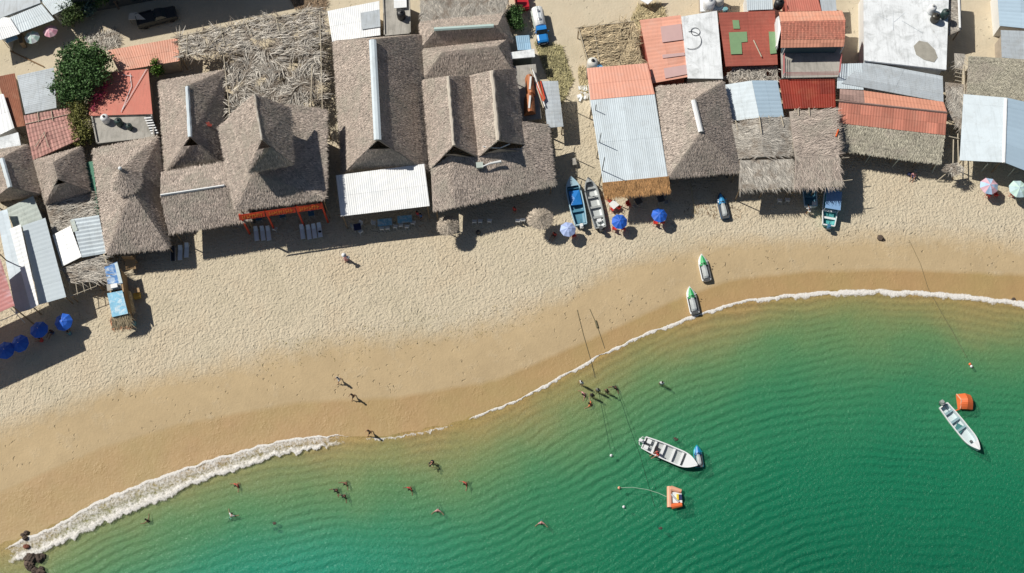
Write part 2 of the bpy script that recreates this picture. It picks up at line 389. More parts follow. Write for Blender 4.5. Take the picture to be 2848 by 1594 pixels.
def foam_material(name, thr, dens):
    m = bpy.data.materials.new(name); m.use_nodes = True; t = m.node_tree; b = t.nodes["Principled BSDF"]; out = t.nodes["Material Output"]
    pos = t.nodes.new("ShaderNodeNewGeometry").outputs['Position']
    v = nd(t, "ShaderNodeAttribute", attribute_name='v').outputs['Fac']; en = nd(t, "ShaderNodeAttribute", attribute_name='ends').outputs['Fac']
    prof = ramp(t, v, thr)
    n = mathn(t, 'ADD', mathn(t, 'MULTIPLY', noise(t, pos, dens, 5, .7, .6), .75), mathn(t, 'MULTIPLY', noise(t, pos, dens * .25, 3, .6), .35))
    a = mathn(t, 'SUBTRACT', mathn(t, 'ADD', n, mathn(t, 'MULTIPLY', prof, en)), 1.0)
    a = ramp(t, mathn(t, 'MULTIPLY', a, 3.2), [(0., 0.), (1., .92)])
    b.inputs['Base Color'].default_value = (.84, .81, .76, 1); b.inputs['Roughness'].default_value = .8
    bp = t.nodes.new("ShaderNodeBump"); bp.inputs['Distance'].default_value = .08
    t.links.new(noise(t, pos, 5, 4, .6), bp.inputs['Height']); t.links.new(bp.outputs[0], b.inputs['Normal'])
    tr = t.nodes.new("ShaderNodeBsdfTransparent"); mx = t.nodes.new("ShaderNodeMixShader")
    t.links.new(a, mx.inputs[0]); t.links.new(tr.outputs[0], mx.inputs[1]); t.links.new(b.outputs[0], mx.inputs[2]); t.links.new(mx.outputs[0], out.inputs['Surface'])
    return m
def resample(pts, n):
    pts = np.array(pts, float); d = np.r_[0, np.cumsum(np.hypot(*np.diff(pts, axis=0).T))]
    s = np.linspace(0, d[-1], n); return np.c_[np.interp(s, d, pts[:, 0]), np.interp(s, d, pts[:, 1])]
def foam(name, label, up, lo, mat, mound, n=420, m=12):
    a = resample([(x * K, y * K) for x, y in up], n); b_ = resample([(x * K, y * K) for x, y in lo], n)
    V = []; vv = []; ee = []; kk = max(9, n // 45); lw = np.convolve(rng.normal(0, 1, n + kk), np.ones(kk) / kk ** .5, 'same')[:n] * 3.2
    wob = np.convolve(rng.normal(0, 1, n + 8), np.ones(9) / 9, 'valid')[:n] * 3.2 + np.sin(np.arange(n) * .31) * 1.2
    for i in range(n):
        p0 = P(a[i, 0], a[i, 1] + wob[i], WATER); p1 = P(b_[i, 0], b_[i, 1] + lw[i] + wob[(i * 2 + 7) % n] * 1.4, WATER)
        for j in range(m):
            t_ = j / (m - 1); p = p0 * (1 - t_) + p1 * t_; gzp = float(gz(p[0], p[1]))
            p[2] = max(WATER, gzp) + .012 + mound(t_); V.append(p); vv.append(t_); ee.append(min(1, i / 26., (n - 1 - i) / (55. if mound(.8) > .1 else 40.)) ** .8)
    i = (np.arange(n - 1)[:, None] * m + np.arange(m - 1)[None]).ravel()
    o = np_obj(name, V, np.c_[i, i + m, i + m + 1, i + 1], mat, smooth_=True)
    for k, q in (('v', vv), ('ends', ee)):
        at = o.data.attributes.new(k, 'FLOAT', 'POINT'); at.data.foreach_set('value', q)
    return tag(o, label, 'foam', kind='stuff')
foam('wave_foam', 'broad lacy white wave foam washing up the beach at lower left',
     [(-10,1392),(60,1354),(130,1328),(250,1258),(400,1198),(560,1146),(720,1104),(850,1094),(935,1104)],
     [(-10,1446),(60,1416),(130,1384),(250,1330),(400,1268),(500,1222),(600,1186),(690,1152),(790,1134),(935,1112)],
     foam_material('foam_wide', [(0., .52), (.05, .98), (.13, .64), (.5, .55), (.74, .72), (.88, .74), (1., .25)], 3.4),
     lambda t_: .05 + .16 * math.exp(-((t_ - .8) / .12) ** 2) + .05 * math.exp(-((t_ - .06) / .06) ** 2))
foam('shore_foam', 'thin white line of foam along the right hand waterline',
     [(1150,1064),(1300,1006),(1400,952),(1500,897),(1600,848),(1700,809),(1800,773),(1880,752),(2000,738),(2100,730),(2200,727),(2300,731),(2400,736),(2590,760),(2800,826)],
     [(1150,1069),(1300,1013),(1400,961),(1500,907),(1600,860),(1700,821),(1800,785),(1880,766),(2000,754),(2100,747),(2200,746),(2300,751),(2400,756),(2590,780),(2800,846)],
     foam_material('foam_thin', [(0., .45), (.2, .86), (.45, .82), (.7, .60), (1., .25)], 3.5),
     lambda t_: .03 + .05 * math.exp(-((t_ - .3) / .2) ** 2), n=700, m=7)

foam('faint_foam', 'faint thin foam line on the wet sand between the broad foam and the right hand foam line',
     [(905,1100),(960,1101),(1000,1096),(1080,1082),(1160,1062)], [(905,1108),(960,1109),(1000,1105),(1080,1090),(1160,1068)],
     foam_material('foam_faint', [(0., .40), (.3, .66), (.6, .58), (1., .2)], 4.0), lambda t_: .02, n=260, m=5)
# ---------------------------------------------------------------- roofs
def unit(v): v = np.asarray(v, float); return v / max(1e-9, np.linalg.norm(v))
def strands(V0, Fc, T0, tri, dens, L, wd, lift, down=None, jit=.22, tv=.22, curl=0.0, holes=()):
    """scatter short leaf strips over a triangle, lying down its slope"""
    a, b, c = [np.asarray(q, float) for q in tri]; n = np.cross(b - a, c - a); ar = np.linalg.norm(n) / 2
    if ar < .01: return
    n = n / (2 * ar)
    if n[2] < 0: n = -n
    N = int(ar * dens * 2)
    if N < 1: return
    u = rng.random(N); v = rng.random(N); k = u + v > 1; u[k] = 1 - u[k]; v[k] = 1 - v[k]
    p = a + np.outer(u, b - a) + np.outer(v, c - a)
    if down is None:
        d = np.array((0, 0, -1.)) - n * (-n[2]); d = unit(d) if np.linalg.norm(d) > .05 else np.array((0, -1., 0))
    else: d = unit(np.asarray(down, float) - n * np.dot(n, down))
    s = np.cross(n, d)
    l = rng.uniform(L[0], L[1], N); ww = rng.uniform(wd[0], wd[1], N); lf = rng.uniform(lift[0], lift[1], N); j = rng.normal(0, jit, N)
    dd = d + np.outer(j, s); dd /= np.linalg.norm(dd, axis=1)[:, None]; ss = np.cross(n, dd)
    p = p + n * rng.uniform(.0, .07, N)[:, None]
    mid = p + dd * (l * .5)[:, None] + n * (lf * .9)[:, None]
    q = p + dd * l[:, None] + n * lf[:, None] * .75 + (ss * rng.normal(0, curl, N)[:, None] if curl else 0)
    A = p - ss * ww[:, None] / 2; B = p + ss * ww[:, None] / 2; C = mid + ss * ww[:, None] / 2; D_ = mid - ss * ww[:, None] / 2
    E = q + ss * ww[:, None] * .15; G_ = q - ss * ww[:, None] * .15
    patch = np.sin(p[:, 0] * .9 + p[:, 1] * 1.7) * .05 + np.sin(p[:, 0] * 2.9 - p[:, 1] * 2.3) * .05
    tt = rng.normal(0.02, tv, N) + patch + .10 * np.sin((p @ d) * 2 * math.pi / .62 + np.sin(p @ s * 1.3) * .9)
    base = V0[0]; idx = base + np.arange(N)[:, None] * 6
    V0[1].append(np.stack([A, B, C, D_, E, G_], 1).reshape(-1, 3)); V0[0] += N * 6
    Fc.append(np.vstack([idx + [0, 1, 2, 3], idx + [3, 2, 4, 5]])); T0.append(np.r_[tt, tt])
def thatch(parent, faces, name='thatch', mat=None, dens=28, L=(.2, .42), wd=(.03, .06), lift=(.0, .028), thick=.22, down=None, jit=.24, tv=.28, px=True, base=True, mul=2.2):
    mat = mat or THATCH
    W_ = [np.array([P(*p) for p in f]) if px else np.asarray(f, float) for f in faces]
    mb = MB()
    for f in (W_ if base else []):
        for i in range(1, len(f) - 1): mb.slab([f[0], f[i], f[i + 1]], thick, -.25)
    V0 = [len(mb.v), [np.array(mb.v).reshape(-1, 3)]]
    quads = [[i for i in f] for f in mb.f]; Fc = []; T0 = []
    for k, f in enumerate(W_):
        dn = down[k] if isinstance(down, list) else down
        for i in range(1, len(f) - 1): strands(V0, Fc, T0, (f[0], f[i], f[i + 1]), dens * (mul if L[1] <= .6 else 1), L, wd, lift, dn, jit, tv)
    V = np.vstack(V0[1]); allf = quads + (np.vstack(Fc).tolist() if Fc else [])
    tint = list(mb.t) + (list(np.concatenate(T0)) if T0 else [])
    return np_obj(name, V, allf, mat, parent, tint)
def px3(p): return P(*p)
def sheet(parent, corners, mat, corr='v', name='roof_sheet', pitch=.24, amp=.011, rows=2, px=True, var=.07, bow=0.0, holes=None):
    """corrugated sheet roof: corners TL TR BR BL; real corrugations, laid as separate overlapping sheets"""
    A, B, C, D_ = [P(*p) if px else np.asarray(p, float) for p in corners]
    if corr == 'u': A, B, C, D_ = D_, A, B, C
    wu = np.linalg.norm(B - A); wv = np.linalg.norm(D_ - A); nu = max(4, int(wu / pitch) * 2)
    V = []; Fs = []; T_ = []
    n = np.cross(B - A, D_ - A); n = unit(n); n = n if n[2] > 0 else -n
    per = 8; rowt = {}
    for r in range(rows):
        for i in range(nu):
            for kk in (0, 1):
                u = (i + kk) / nu
                for ve in ((r / rows), ((r + 1.02) / rows if r < rows - 1 else 1.)):
                    p = (A * (1 - u) + B * u) * (1 - ve) + (D_ * (1 - u) + C * u) * ve
                    z = amp * (1 if (i + kk) % 2 else -1) + (rows - r) * .014 + bow * math.sin(math.pi * u)
                    sh = (i // per); 
                    V.append(p + n * (z + (.008 if sh % 2 else 0)))
            b = len(V) - 4
            key = (r, i // per)
            if key not in rowt: rowt[key] = random.gauss(0, var)
            if holes and random.random() < holes: V = V[:-4]; continue
            Fs.append((b, b + 1, b + 3, b + 2)); T_.append(rowt[key])
    m = len(V); V = V + [p - np.array((0, 0, .035)) for p in V]
    Fs2 = [tuple(q + m for q in f[::-1]) for f in Fs]
    return np_obj(name, V, Fs + Fs2, mat, parent, T_ + [-.3] * len(Fs2))
def flat(parent, pts, mat, th=.18, name='roof_slab', px=True, parapet=0, pmat=None):
    W_ = np.array([P(*p) for p in pts]) if px else np.asarray(pts, float)
    o = MB().slab(W_, th).build(name, mat, parent)
    if parapet:
        mb = MB(); c = W_.mean(0)
        for i in range(len(W_)):
            a, b = W_[i], W_[(i + 1) % len(W_)]; d = unit(b - a); nn = np.array((-d[1], d[0], 0)); 
            if np.dot(nn, c - a) < 0: nn = -nn
            e = nn * .15; up = np.array((0, 0, parapet))
            mb.slab([a + up + d * .0, b + up, b + up + e, a + up + e], parapet - .003, 0)
        mb.build('parapet', pmat or mat, parent)
    return o
def tilegrid(parent, corners, mat, nu, nv, name='roof_tiles', px=True, var=.12, th=.06):
    """clay or cement tiles as separate lapped courses"""
    A, B, C, D_ = [P(*p) if px else np.asarray(p, float) for p in corners]
    n = unit(np.cross(B - A, D_ - A)); n = n if n[2] > 0 else -n
    V = []; Fs = []; T_ = []
    f = lambda u, v: (A * (1 - u) + B * u) * (1 - v) + (D_ * (1 - u) + C * u) * v
    for j in range(nv):
        for i in range(nu):
            u0, u1 = i / nu, (i + 1) / nu; um = (u0 + u1) / 2; v0, v1 = j / nv, (j + 1.08) / nv if j < nv - 1 else 1.0
            b = len(V); tt = random.gauss(0, var)
            for (u, v, h) in ((u0, v0, 0), (um, v0, th), (u1, v0, 0), (u0, v1, .03), (um, v1, th + .03), (u1, v1, .03)): V.append(f(u, v) + n * h)
            Fs += [(b, b + 1, b + 4, b + 3), (b + 1, b + 2, b + 5, b + 4)]; T_ += [tt, tt - .05]
    base = MB().slab([q - np.array((0, 0, .01)) for q in (A, B, C, D_)], .1)
    m = len(V); V += [np.array(q) for q in base.v]; Fs += [tuple(i + m for i in q) for q in base.f]; T_ += [0] * len(base.f)
    return np_obj(name, V, Fs, mat, parent, T_)
def walls(parent, pts, mat, inset=.35, name='wall', top=.2, px=True, z0=-.1, sides=None, th=.16):
    W_ = np.array([P(*p) for p in pts]) if px else np.asarray(pts, float)
    c = W_.mean(0); mb = MB(); n = len(W_); Q = []
    for p in W_:
        d = p[:2] - c[:2]; l = np.linalg.norm(d); Q.append(np.r_[p[:2] - d / l * inset * 1.4, p[2]])
    for i in range(n):
        if sides is not None and i not in sides: continue
        a, b = Q[i], Q[(i + 1) % n]; d = unit(np.r_[(b - a)[:2], 0]); nn = np.array((-d[1], d[0], 0)) * th
        if np.dot(nn, c - a) < 0: nn = -nn
        a1 = a + d * .0; b1 = b - d * (th + .01)
        V = [(a1[0], a1[1], z0), (b1[0], b1[1], z0), (b1[0] + nn[0], b1[1] + nn[1], z0), (a1[0] + nn[0], a1[1] + nn[1], z0),
             (a1[0], a1[1], a[2] - top), (b1[0], b1[1], b[2] - top), (b1[0] + nn[0], b1[1] + nn[1], b[2] - top), (a1[0] + nn[0], a1[1] + nn[1], a[2] - top)]
        mb.add(V, [(3, 2, 1, 0), (4, 5, 6, 7), (0, 1, 5, 4), (1, 2, 6, 5), (2, 3, 7, 6), (3, 0, 4, 7)])
    return mb.build(name, mat, parent)
def posts(parent, pts, mat=None, r=.08, inset=.3, name='post', drop=.15, px=True, c=None):
    W_ = np.array([P(*p) for p in pts]) if px else np.asarray(pts, float)
    c = W_.mean(0) if c is None else np.asarray(c)
    for p in W_:
        d = unit((c - p)[:2]) * inset; q = (p[0] + d[0], p[1] + d[1])
        MB().tube((q[0], q[1], float(gz(q[0], q[1])) - .2), (q[0] + random.uniform(-.05, .05), q[1], p[2] - drop), r, r * .8, n=7).build(name, mat or WOOD, parent)
def beams(parent, segs, mat=None, r=.05, name='beam', px=True):
    for a, b in segs:
        MB().tube(P(*a) if px else a, P(*b) if px else b, r, r * .85, n=6).build(name, mat or WOODL, parent)
def strip(parent, a, b, wdt, mat, name='ridge_cap', sag=.0, n=5, th=.06, lump=0.0, hood=.10):
    """ridge cap: a folded strip from a to b (px,py,z), wdt metres wide"""
    a = P(*a); b = P(*b); d = unit(b - a); s = unit(np.cross(d, (0, 0, 1.)))
    rings = []
    for k in range(n + 1):
        t_ = k / n; p = a * (1 - t_) + b * t_; wv = wdt / 2 * (1 + random.uniform(-lump, lump)); p = p + s * random.uniform(-lump, lump) * wdt * .4
        rings.append([p - s * wv - (0, 0, hood), p - s * wv * .4 + (0, 0, th), p + s * wv * .4 + (0, 0, th), p + s * wv - (0, 0, hood), p + s * wv - (0, 0, hood + .04), p - s * wv - (0, 0, hood + .04)])
    return MB().loft(rings).build(name, mat, parent)
def root_at(name, label, cat, pts, group=None):
    W_ = np.array([P(*p) for p in pts]); c = W_.mean(0); return empty(name, label, cat, (c[0], c[1], 0.0), group)
def gablet(B, BL, BR, dz, back=.5):
    """lower, set back apex of the front hip, so that the ridge overhangs it"""
    b = P(*B); m_ = (P(*BL) + P(*BR)) / 2; d = unit(np.r_[(m_ - b)[:2], 0]); return b - d * back * 0 + d * .25 - np.array((0, 0, dz))
def hip(name, label, TL, TR, BR, BL, A, B, ze, zr, cap=None, mat=None, wall=None, post=True, zeb=None, group='palm thatched roofs along the beach', dens=26, wsides=(3, 0, 1), gab=0.0, horiz=False):
    zeb = ze if zeb is None else zeb
    e = [(*TL, ze), (*TR, ze), (*BR, zeb), (*BL, zeb)]; a = (*A, zr) if len(A) == 2 else A; b = (*B, zr) if len(B) == 2 else B
    r = root_at(name, label, 'hut', e, group)
    if horiz: thatch(r, [(e[0], a, b, e[1]), (e[3], e[2], b, a), (e[0], e[3], a), (e[1], b, e[2])], mat=mat, dens=dens)
    elif gab:
        g = gablet(b, e[3], e[2], gab); W4 = [P(*q) for q in (e[0], e[1], e[2], e[3])]; wa, wb = P(*a), P(*b)
        fl = W4[3] * .27 + wb * .73; fr = W4[2] * .27 + wb * .73; g = (fl + fr) / 2 + (0, -.12, .2)
        thatch(r, [[W4[0], W4[3], fl, wb, wa], [W4[1], wa, wb, fr, W4[2]], [W4[0], wa, W4[1]]], mat=mat, dens=dens, px=False)
        thatch(r, [[W4[3], W4[2], fr, g, fl]], 'front_thatch', mat=mat, dens=dens, px=False)
    else: thatch(r, [(e[0], e[3], b, a), (e[1], a, b, e[2]), (e[0], a, e[1]), (e[3], e[2], b)], mat=mat, dens=dens)
    if cap: strip(r, (a[0], a[1], a[2] + .12), (b[0], b[1], b[2] + .12), cap[0], cap[1], lump=cap[2] if len(cap) > 2 else 0, n=12)
    if wall: walls(r, e, wall, inset=.9, top=.5, sides=wsides)  # added walls keep sunlight out from under the open hut
    if post: posts(r, e, inset=.7)
    return r
def simple(name, label, cat, corners, mat, kind='sheet', corr='v', wall=None, group=None, rows=2, wsides=None, holes=None, post=False, pitch=.24, th=.18, parapet=0, nt=(40, 6), var=.07, inset=.3):
    r = root_at(name, label, cat, corners, group)
    if kind == 'sheet': sheet(r, corners, mat, corr, rows=rows, pitch=pitch, var=var, holes=holes)
    elif kind == 'flat': flat(r, corners, mat, th, parapet=parapet)
    elif kind == 'tile': tilegrid(r, corners, mat, *nt)
    if wall: walls(r, corners, wall, inset=inset, sides=wsides)
    if post: posts(r, corners)
    return r
GM = 'metal roofed buildings between the thatched roofs'

# ================================================================ buildings, left to right
# --- top left corner
r = simple('market_stall', 'pale corrugated roof stall beside the pink parasol, top left', 'stall', [(0,60,3.0),(116,12,3.0),(152,55,2.7),(0,112,2.7)], WHITEB, wall=WALLW, corr='v', group=GM, wsides=(0,3))
sheet(r, [(-60,40,3.15),(28,50,3.15),(56,94,2.85),(-40,125,2.85)], WHITE, name='awning')
simple('white_roof_shed', 'flat grey white roof at the very top left corner', 'shed', [(-30,10,3.3),(105,-40,3.3),(112,8,3.2),(-20,58,3.2)], GREYM, 'flat', wall=WALLW, group=GM)
simple('corrugated_shed', 'white corrugated roof next to the bush near the top left', 'shed', [(104,-10,3.0),(190,-40,3.0),(205,12,2.7),(146,42,2.7)], WHITEB, wall=WALLW, group=GM)
r = empty('tarp_shade', 'small blue tarp shade on poles at the left of the market stall', 'tarp', P(25, 110, 0))
MB().slab([P(3,106,2.2), P(44,92,2.2), P(50,108,2.0), P(19,120,2.0)], .03).build('tarp', BLUEM, r); posts(r, [(3,106,2.2),(44,92,2.2),(50,108,2.0),(19,120,2.0)], r=.04, inset=.05)
# --- building added, mostly out of view, to cast the shade along the top
r = empty('caster_building', 'tall building added to cast the shade along the top edge', 'building', P(400, 20, 0))
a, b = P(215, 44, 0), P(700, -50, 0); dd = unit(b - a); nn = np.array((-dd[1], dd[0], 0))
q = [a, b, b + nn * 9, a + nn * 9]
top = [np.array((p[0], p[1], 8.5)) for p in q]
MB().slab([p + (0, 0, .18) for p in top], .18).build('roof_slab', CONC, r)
walls(r, top, M('shaded_wall', (.09, .10, .10), .9, .3, .8), inset=0.2, px=False, top=.0, th=.3)  # wall colour darkened to carry its shade
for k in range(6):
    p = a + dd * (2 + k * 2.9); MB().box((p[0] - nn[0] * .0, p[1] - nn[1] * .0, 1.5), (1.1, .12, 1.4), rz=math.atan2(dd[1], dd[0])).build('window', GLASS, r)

simple('orange_roof_house', 'orange corrugated roof house right of the big dark green tree', 'house', [(300,140,3.0),(494,106,3.0),(499,170,2.7),(330,198,2.7)], ORANGE, wall=WALL, group=GM, pitch=.3)
r = simple('red_roof_house', 'flat red roof house below the orange roof, with a pale pipe across it', 'house', [(245,205,3.0),(412,192,3.0),(424,317,2.9),(248,322,2.9)], RED, 'flat', wall=WALL, group=GM, th=.15)
beams(r, [((362,205,3.12),(366,240,3.08)),((366,240,3.08),(337,312,3.02)),((408,192,3.12),(340,306,3.03)),((340,208,3.12),(368,212,3.12))], WPL, .045, 'pipe')
simple('rusty_roof_shed', 'rust brown metal roof at the left edge beside the grey corrugated roof', 'shed', [(-10,214,2.8),(41,204,2.8),(70,350,2.6),(36,356,2.6)], RUST, wall=WALL, group=GM)
simple('grey_corrugated_shed', 'light grey corrugated roof left of the big dark green tree', 'shed', [(47,211,2.9),(150,188,2.9),(157,300,2.7),(70,318,2.7)], GREYM, corr='u', wall=WALLW, group=GM, var=.05)
simple('white_roof_house', 'bright white metal roof at the left edge under the rusty roof', 'house', [(-20,262,3.2),(10,262,3.2),(40,356,3.0),(-20,384,3.0)], WHITE, wall=WALLW, group=GM)
r = simple('pale_concrete_house', 'pale weathered slab roof at the left edge above the first thatched hut', 'house', [(-20,388,3.0),(50,368,3.0),(58,404,2.9),(-20,420,2.9)], CONCW, 'flat', wall=WALLW)
r = simple('pink_terrace_house', 'pink tiled terrace roof with a lying pole, left of the yellow green tree', 'house', [(66,322,2.9),(192,300,2.9),(222,388,2.8),(92,446,2.8)], PINK, 'tile', wall=WALL, nt=(14, 10))
beams(r, [((98,408,3.1),(126,365,3.1)),((122,368,3.1),(135,410,3.1)),((70,345,3.0),(190,318,3.0)),((105,312,3.05),(108,340,3.05)),((143,308,3.05),(147,336,3.05))], WOODL, .05, 'pole')
r = simple('concrete_terrace_house', 'bare concrete roof terrace with two water tanks and clutter', 'house', [(254,322,2.6),(424,318,2.6),(432,384,2.6),(270,402,2.6)], CONC, 'flat', wall=WALL, th=.2, parapet=.25)
r = empty('rooftop_stairs', 'dark green stair with pale treads at the right of the concrete terrace', 'stairs', P(424, 350, 0))
for k in range(7):
    p = P(411 + k * 3.2, 328 + k * 7, 3.3 - k * .12); MB().box(p, (.85, .16, .05), rz=.1).build('tread', WPL, r)
MB().slab([P(405,324,3.2), P(424,322,3.2), P(440,374,2.4), P(420,378,2.4)], .08).build('stringer', DGREY, r)

# --- thatched huts, left group
hip('thatched_hut', 'thatched hut cut by the left edge with a pale ridge sheet', (-70,425), (78,402), (112,540), (-40,565), (4,440), (27,520), 2.8, 5.6, cap=(.55, WHITEB, .05), wall=SHADEW)
hip('thatched_hut', 'small dark thatched hut below the pink terrace', (93,446), (226,408), (250,532), (127,568), (148,452), (160,497), 2.8, 5.8, wall=SHADEW, gab=.6)
r = root_at('frond_shelter', 'ragged palm frond roof joining the small thatched hut and the white awning', 'shelter', [(128,560,2.4),(246,534,2.4),(262,606,2.3),(150,655,2.3)])
thatch(r, [[(124,560,2.5),(248,532,2.5),(264,608,2.3),(148,658,2.3)]], 'frond_roof', FROND, dens=14, L=(.7,1.6), wd=(.03,.08), lift=(.02,.2), down=np.array((1,.2,0)), jit=.45, tv=.35, thick=.1)
posts(r, [(128,560,2.4),(246,534,2.4),(262,606,2.3),(150,655,2.3)])
r = empty('green_awning', 'narrow dark green tarp between the small hut and the large hut', 'awning', P(258, 525, 0))
MB().slab([P(238,452,2.3), P(258,448,2.3), P(276,600,2.2), P(252,598,2.2)], .03).build('tarp', GREENT, r); posts(r, [(240,454,2.3),(256,450,2.3),(274,598,2.2),(254,596,2.2)], r=.05, inset=.1)

# --- large hut with round cap
r = hip('large_thatched_hut', 'large thatched hut with a raised round cap topped by a white ball', (257,416), (440,378), (472,690), (297,706), (338,470), (366,530), 3.0, 6.4, wall=SHADEW, dens=30)
cp = P(333, 466, 8.0); c2 = P(345, 486, 5.9)
fan = []
for k in range(10):
    a0, a1 = k * math.pi / 5, (k + 1) * math.pi / 5
    e0 = np.array((cp[0] + .35 + 1.75 * math.cos(a0), cp[1] - .9 + 1.75 * math.sin(a0), 6.4)); e1 = np.array((cp[0] + .35 + 1.75 * math.cos(a1), cp[1] - .9 + 1.75 * math.sin(a1), 6.4))
    fan.append([np.array((cp[0] + .05, cp[1] - .1, 7.9)), e0, e1])
thatch(r, fan, 'cap_thatch', px=False, dens=40)
MB().ball((cp[0] + .05, cp[1] - .1, 8.0), .24, sc=(1, 1, .9)).build('cap_ball', WPL, r, True)
# --- hut with pale ridge, and the lower roof in front of it
hip('thatched_hut', 'thatched hut with pale ridge pipe and red cloth, left of the tangled fronds', (442,226), (626,194), (618,462), (460,480), (520,240), (528,380), 3.2, 6.6, cap=(.5, WHITEB, .12), wall=SHADEW, gab=.9)
r = tag(MB().slab([P(548,334,5.55), P(556,331,5.5), P(563,337,5.3), P(560,342,5.3), P(550,340,5.45)], .04).slab([P(561,338,5.3), P(576,341,5.0), P(590,346,4.8), P(588,352,4.75), P(572,350,5.0), P(563,346,5.2)], .04).slab([P(577,338,5.05), P(584,340,4.95), P(580,343,4.95)], .04).build('red_cloth', M('faded_red_cloth', (.42, .08, .06), .9, .3, 3)), 'torn red cloth lying on the shaded thatch slope', 'cloth')
hip('low_thatched_roof', 'low thatched roof on the beach front with a thin white ridge strip', (448,482), (690,440), (700,612), (470,650), (446,542,5.6), (690,505,5.6), 4.6, 5.6, wall=None, zeb=3.9, horiz=True)
r = [o for o in COL.objects if o.get('label', '').startswith('low thatched roof')][0]
strip(r, (446,542,5.75), (624,515,5.75), .28, WHITE)
# --- the two tier hut
r = root_at('two_tier_thatched_hut', 'two tier thatched hut with a small upper roof and a red front beam', 'hut', [(612,350,3),(905,310,3),(905,560,3),(655,585,3)], 'palm thatched roofs along the beach')
eL0, eL1, eR1, eR0 = (608,352,6.6), (655,584,6.2), (906,552,6.4), (908,305,6.6)
thatch(r, [[eL0, eL1, (705,478,8.5), (712,420,9.1), (712,270,9.1)]], mat=THATCH, dens=30)
thatch(r, [[(705,478,8.5), eL1, eR1, (815,470,7.8)], [(800,290,7.7), (700,430,8.7), (705,478,8.5), (815,470,7.8), eR1, eR0]], 'lower_thatch', dens=30)
W4 = [P(*q) for q in ((640,318,9.8), (690,480,10.2), (816,456,10.2), (806,300,10.0))]; wa, wb = P(708,262,13.3), P(728,388,13.3)
fl = W4[1] * .3 + wb * .7; fr = W4[2] * .3 + wb * .7; g = (fl + fr) / 2 + (0, -.12, .2)
thatch(r, [[W4[0], W4[1], fl, wb, wa], [W4[3], wa, wb, fr, W4[2]], [W4[1], W4[2], fr, g, fl]], 'upper_thatch', px=False, dens=34)
strip(r, (708,262,13.4), (728,390,13.4), .3, FROND, lump=.3, n=10)
posts(r, [eL0, eL1, eR1, eR0], inset=.6); posts(r, [(640,330,8.8), (700,470,9.2), (806,450,8.8), (800,310,8.8)], inset=.5)
walls(r, [eL0, eR0, eR1, eL1], SHADEW, inset=.9, top=.5, sides=(0, 1, 3))  # back and sides added to darken the space below
# red sign beam on posts
r = root_at('red_sign_beam', 'long red sign board with orange lettering on red posts in front of the two tier hut', 'sign', [(662,600,2.2),(896,570,2.2)])
sg = [((664,597),(737,586)), ((739,586),(822,574)), ((824,574),(895,564))]
for (a, b) in sg:
    A, B = P(a[0], a[1] + 9, 5.6), P(b[0], b[1] + 9, 5.6); d = unit(B - A); L_ = np.linalg.norm(B - A); c = (A + B) / 2
    nrm = unit(np.cross(d, (0, 0, 1.))); nrm = nrm if nrm[1] < 0 else -nrm
    tiltm = np.array([d, unit(nrm * -.75 + np.array((0, 0, .9))), unit(np.cross(d, unit(nrm * -.75 + np.array((0, 0, .9)))))]).T
    bd = MB().box(c, (L_ - .05, .68, .06), R_=tiltm).build('board', SIGN, r)
    mb = MB(); x = -L_ / 2 + .45; up = tiltm[:, 2]; up = up if up[2] > 0 else -up
    while x < L_ / 2 - .4:
        hgt = random.choice((.30, .36, .42)); wl = random.uniform(.10, .16)
        mb.box(c + d * x + up * .05, (.06, hgt, .03), R_=tiltm)
        if random.random() < .7: mb.box(c + d * (x + .08) + tiltm[:, 1] * random.choice((-.12, 0, .12)) + up * .05, (.16, .06, .03), R_=tiltm)
        x += wl + .14
    mb.build('lettering', LETTER, bd)
for q in ((667,598), (738,586), (823,574), (893,565)):
    p = P(q[0], q[1], 5.5); MB().box((p[0], p[1], 2.7), (.18, .18, 5.9)).build('post', SIGN, r)
# --- tangled palm frond shade
r = root_at('frond_ramada', 'large tangled dry palm frond shade with holes, behind the two tier hut', 'shade', [(497,95,3.2),(895,28,3.2),(897,330,3.2),(640,250,3.2)])
def cells(quad, nu, nv, z, skip):
    """frond mats on a frame, cell by cell, leaving the holes open"""
    out = []
    for i in range(nu):
        for j in range(nv):
            f = lambda u, v: [(quad[0][k] * (1 - u) + quad[1][k] * u) * (1 - v) + (quad[3][k] * (1 - u) + quad[2][k] * u) * v for k in (0, 1)]
            c = f((i + .5) / nu, (j + .5) / nv)
            if any(((c[0] - h[0]) / h[2]) ** 2 + ((c[1] - h[1]) / h[3]) ** 2 < 1 for h in skip): continue
            zz = z + random.uniform(-.12, .12)
            out.append([(*f(u, v), zz) for u, v in ((i / nu, j / nv), ((i + 1) / nu, j / nv), ((i + 1) / nu, (j + 1) / nv), (i / nu, (j + 1) / nv))])
    return out
hl = [(672,152,30,10), (815,163,24,18), (808,192,20,16), (722,232,22,24), (787,224,22,14), (735,122,34,14), (882,130,16,14), (886,190,24,10), (640,258,12,20), (882,250,14,20), (868,292,36,12), (600,160,34,14), (650,165,24,10)]
fr = cells([(494,100),(700,58),(704,146),(500,158)], 16, 7, 3.2, hl) + cells([(700,56),(896,24),(897,168),(704,148)], 16, 12, 3.2, hl) + cells([(628,160),(897,160),(897,330),(636,326)], 20, 13, 3.2, hl)
dirs = [np.array((math.cos(a), math.sin(a), 0)) for a in [3.2 * math.sin(f[0][0] / 31.) + 2.2 * math.cos(f[0][1] / 23. + f[0][0] / 60.) for f in fr]]
dirs = [np.array((1, .15, 0)) if f[0][1] < 150 and random.random() < .55 else dirs[i] for i, f in enumerate(fr)]
thatch(r, fr, 'fronds', FROND, dens=14, L=(.7, 1.7), wd=(.03, .085), lift=(.0, .35), down=dirs, jit=.3, tv=.45, base=False)
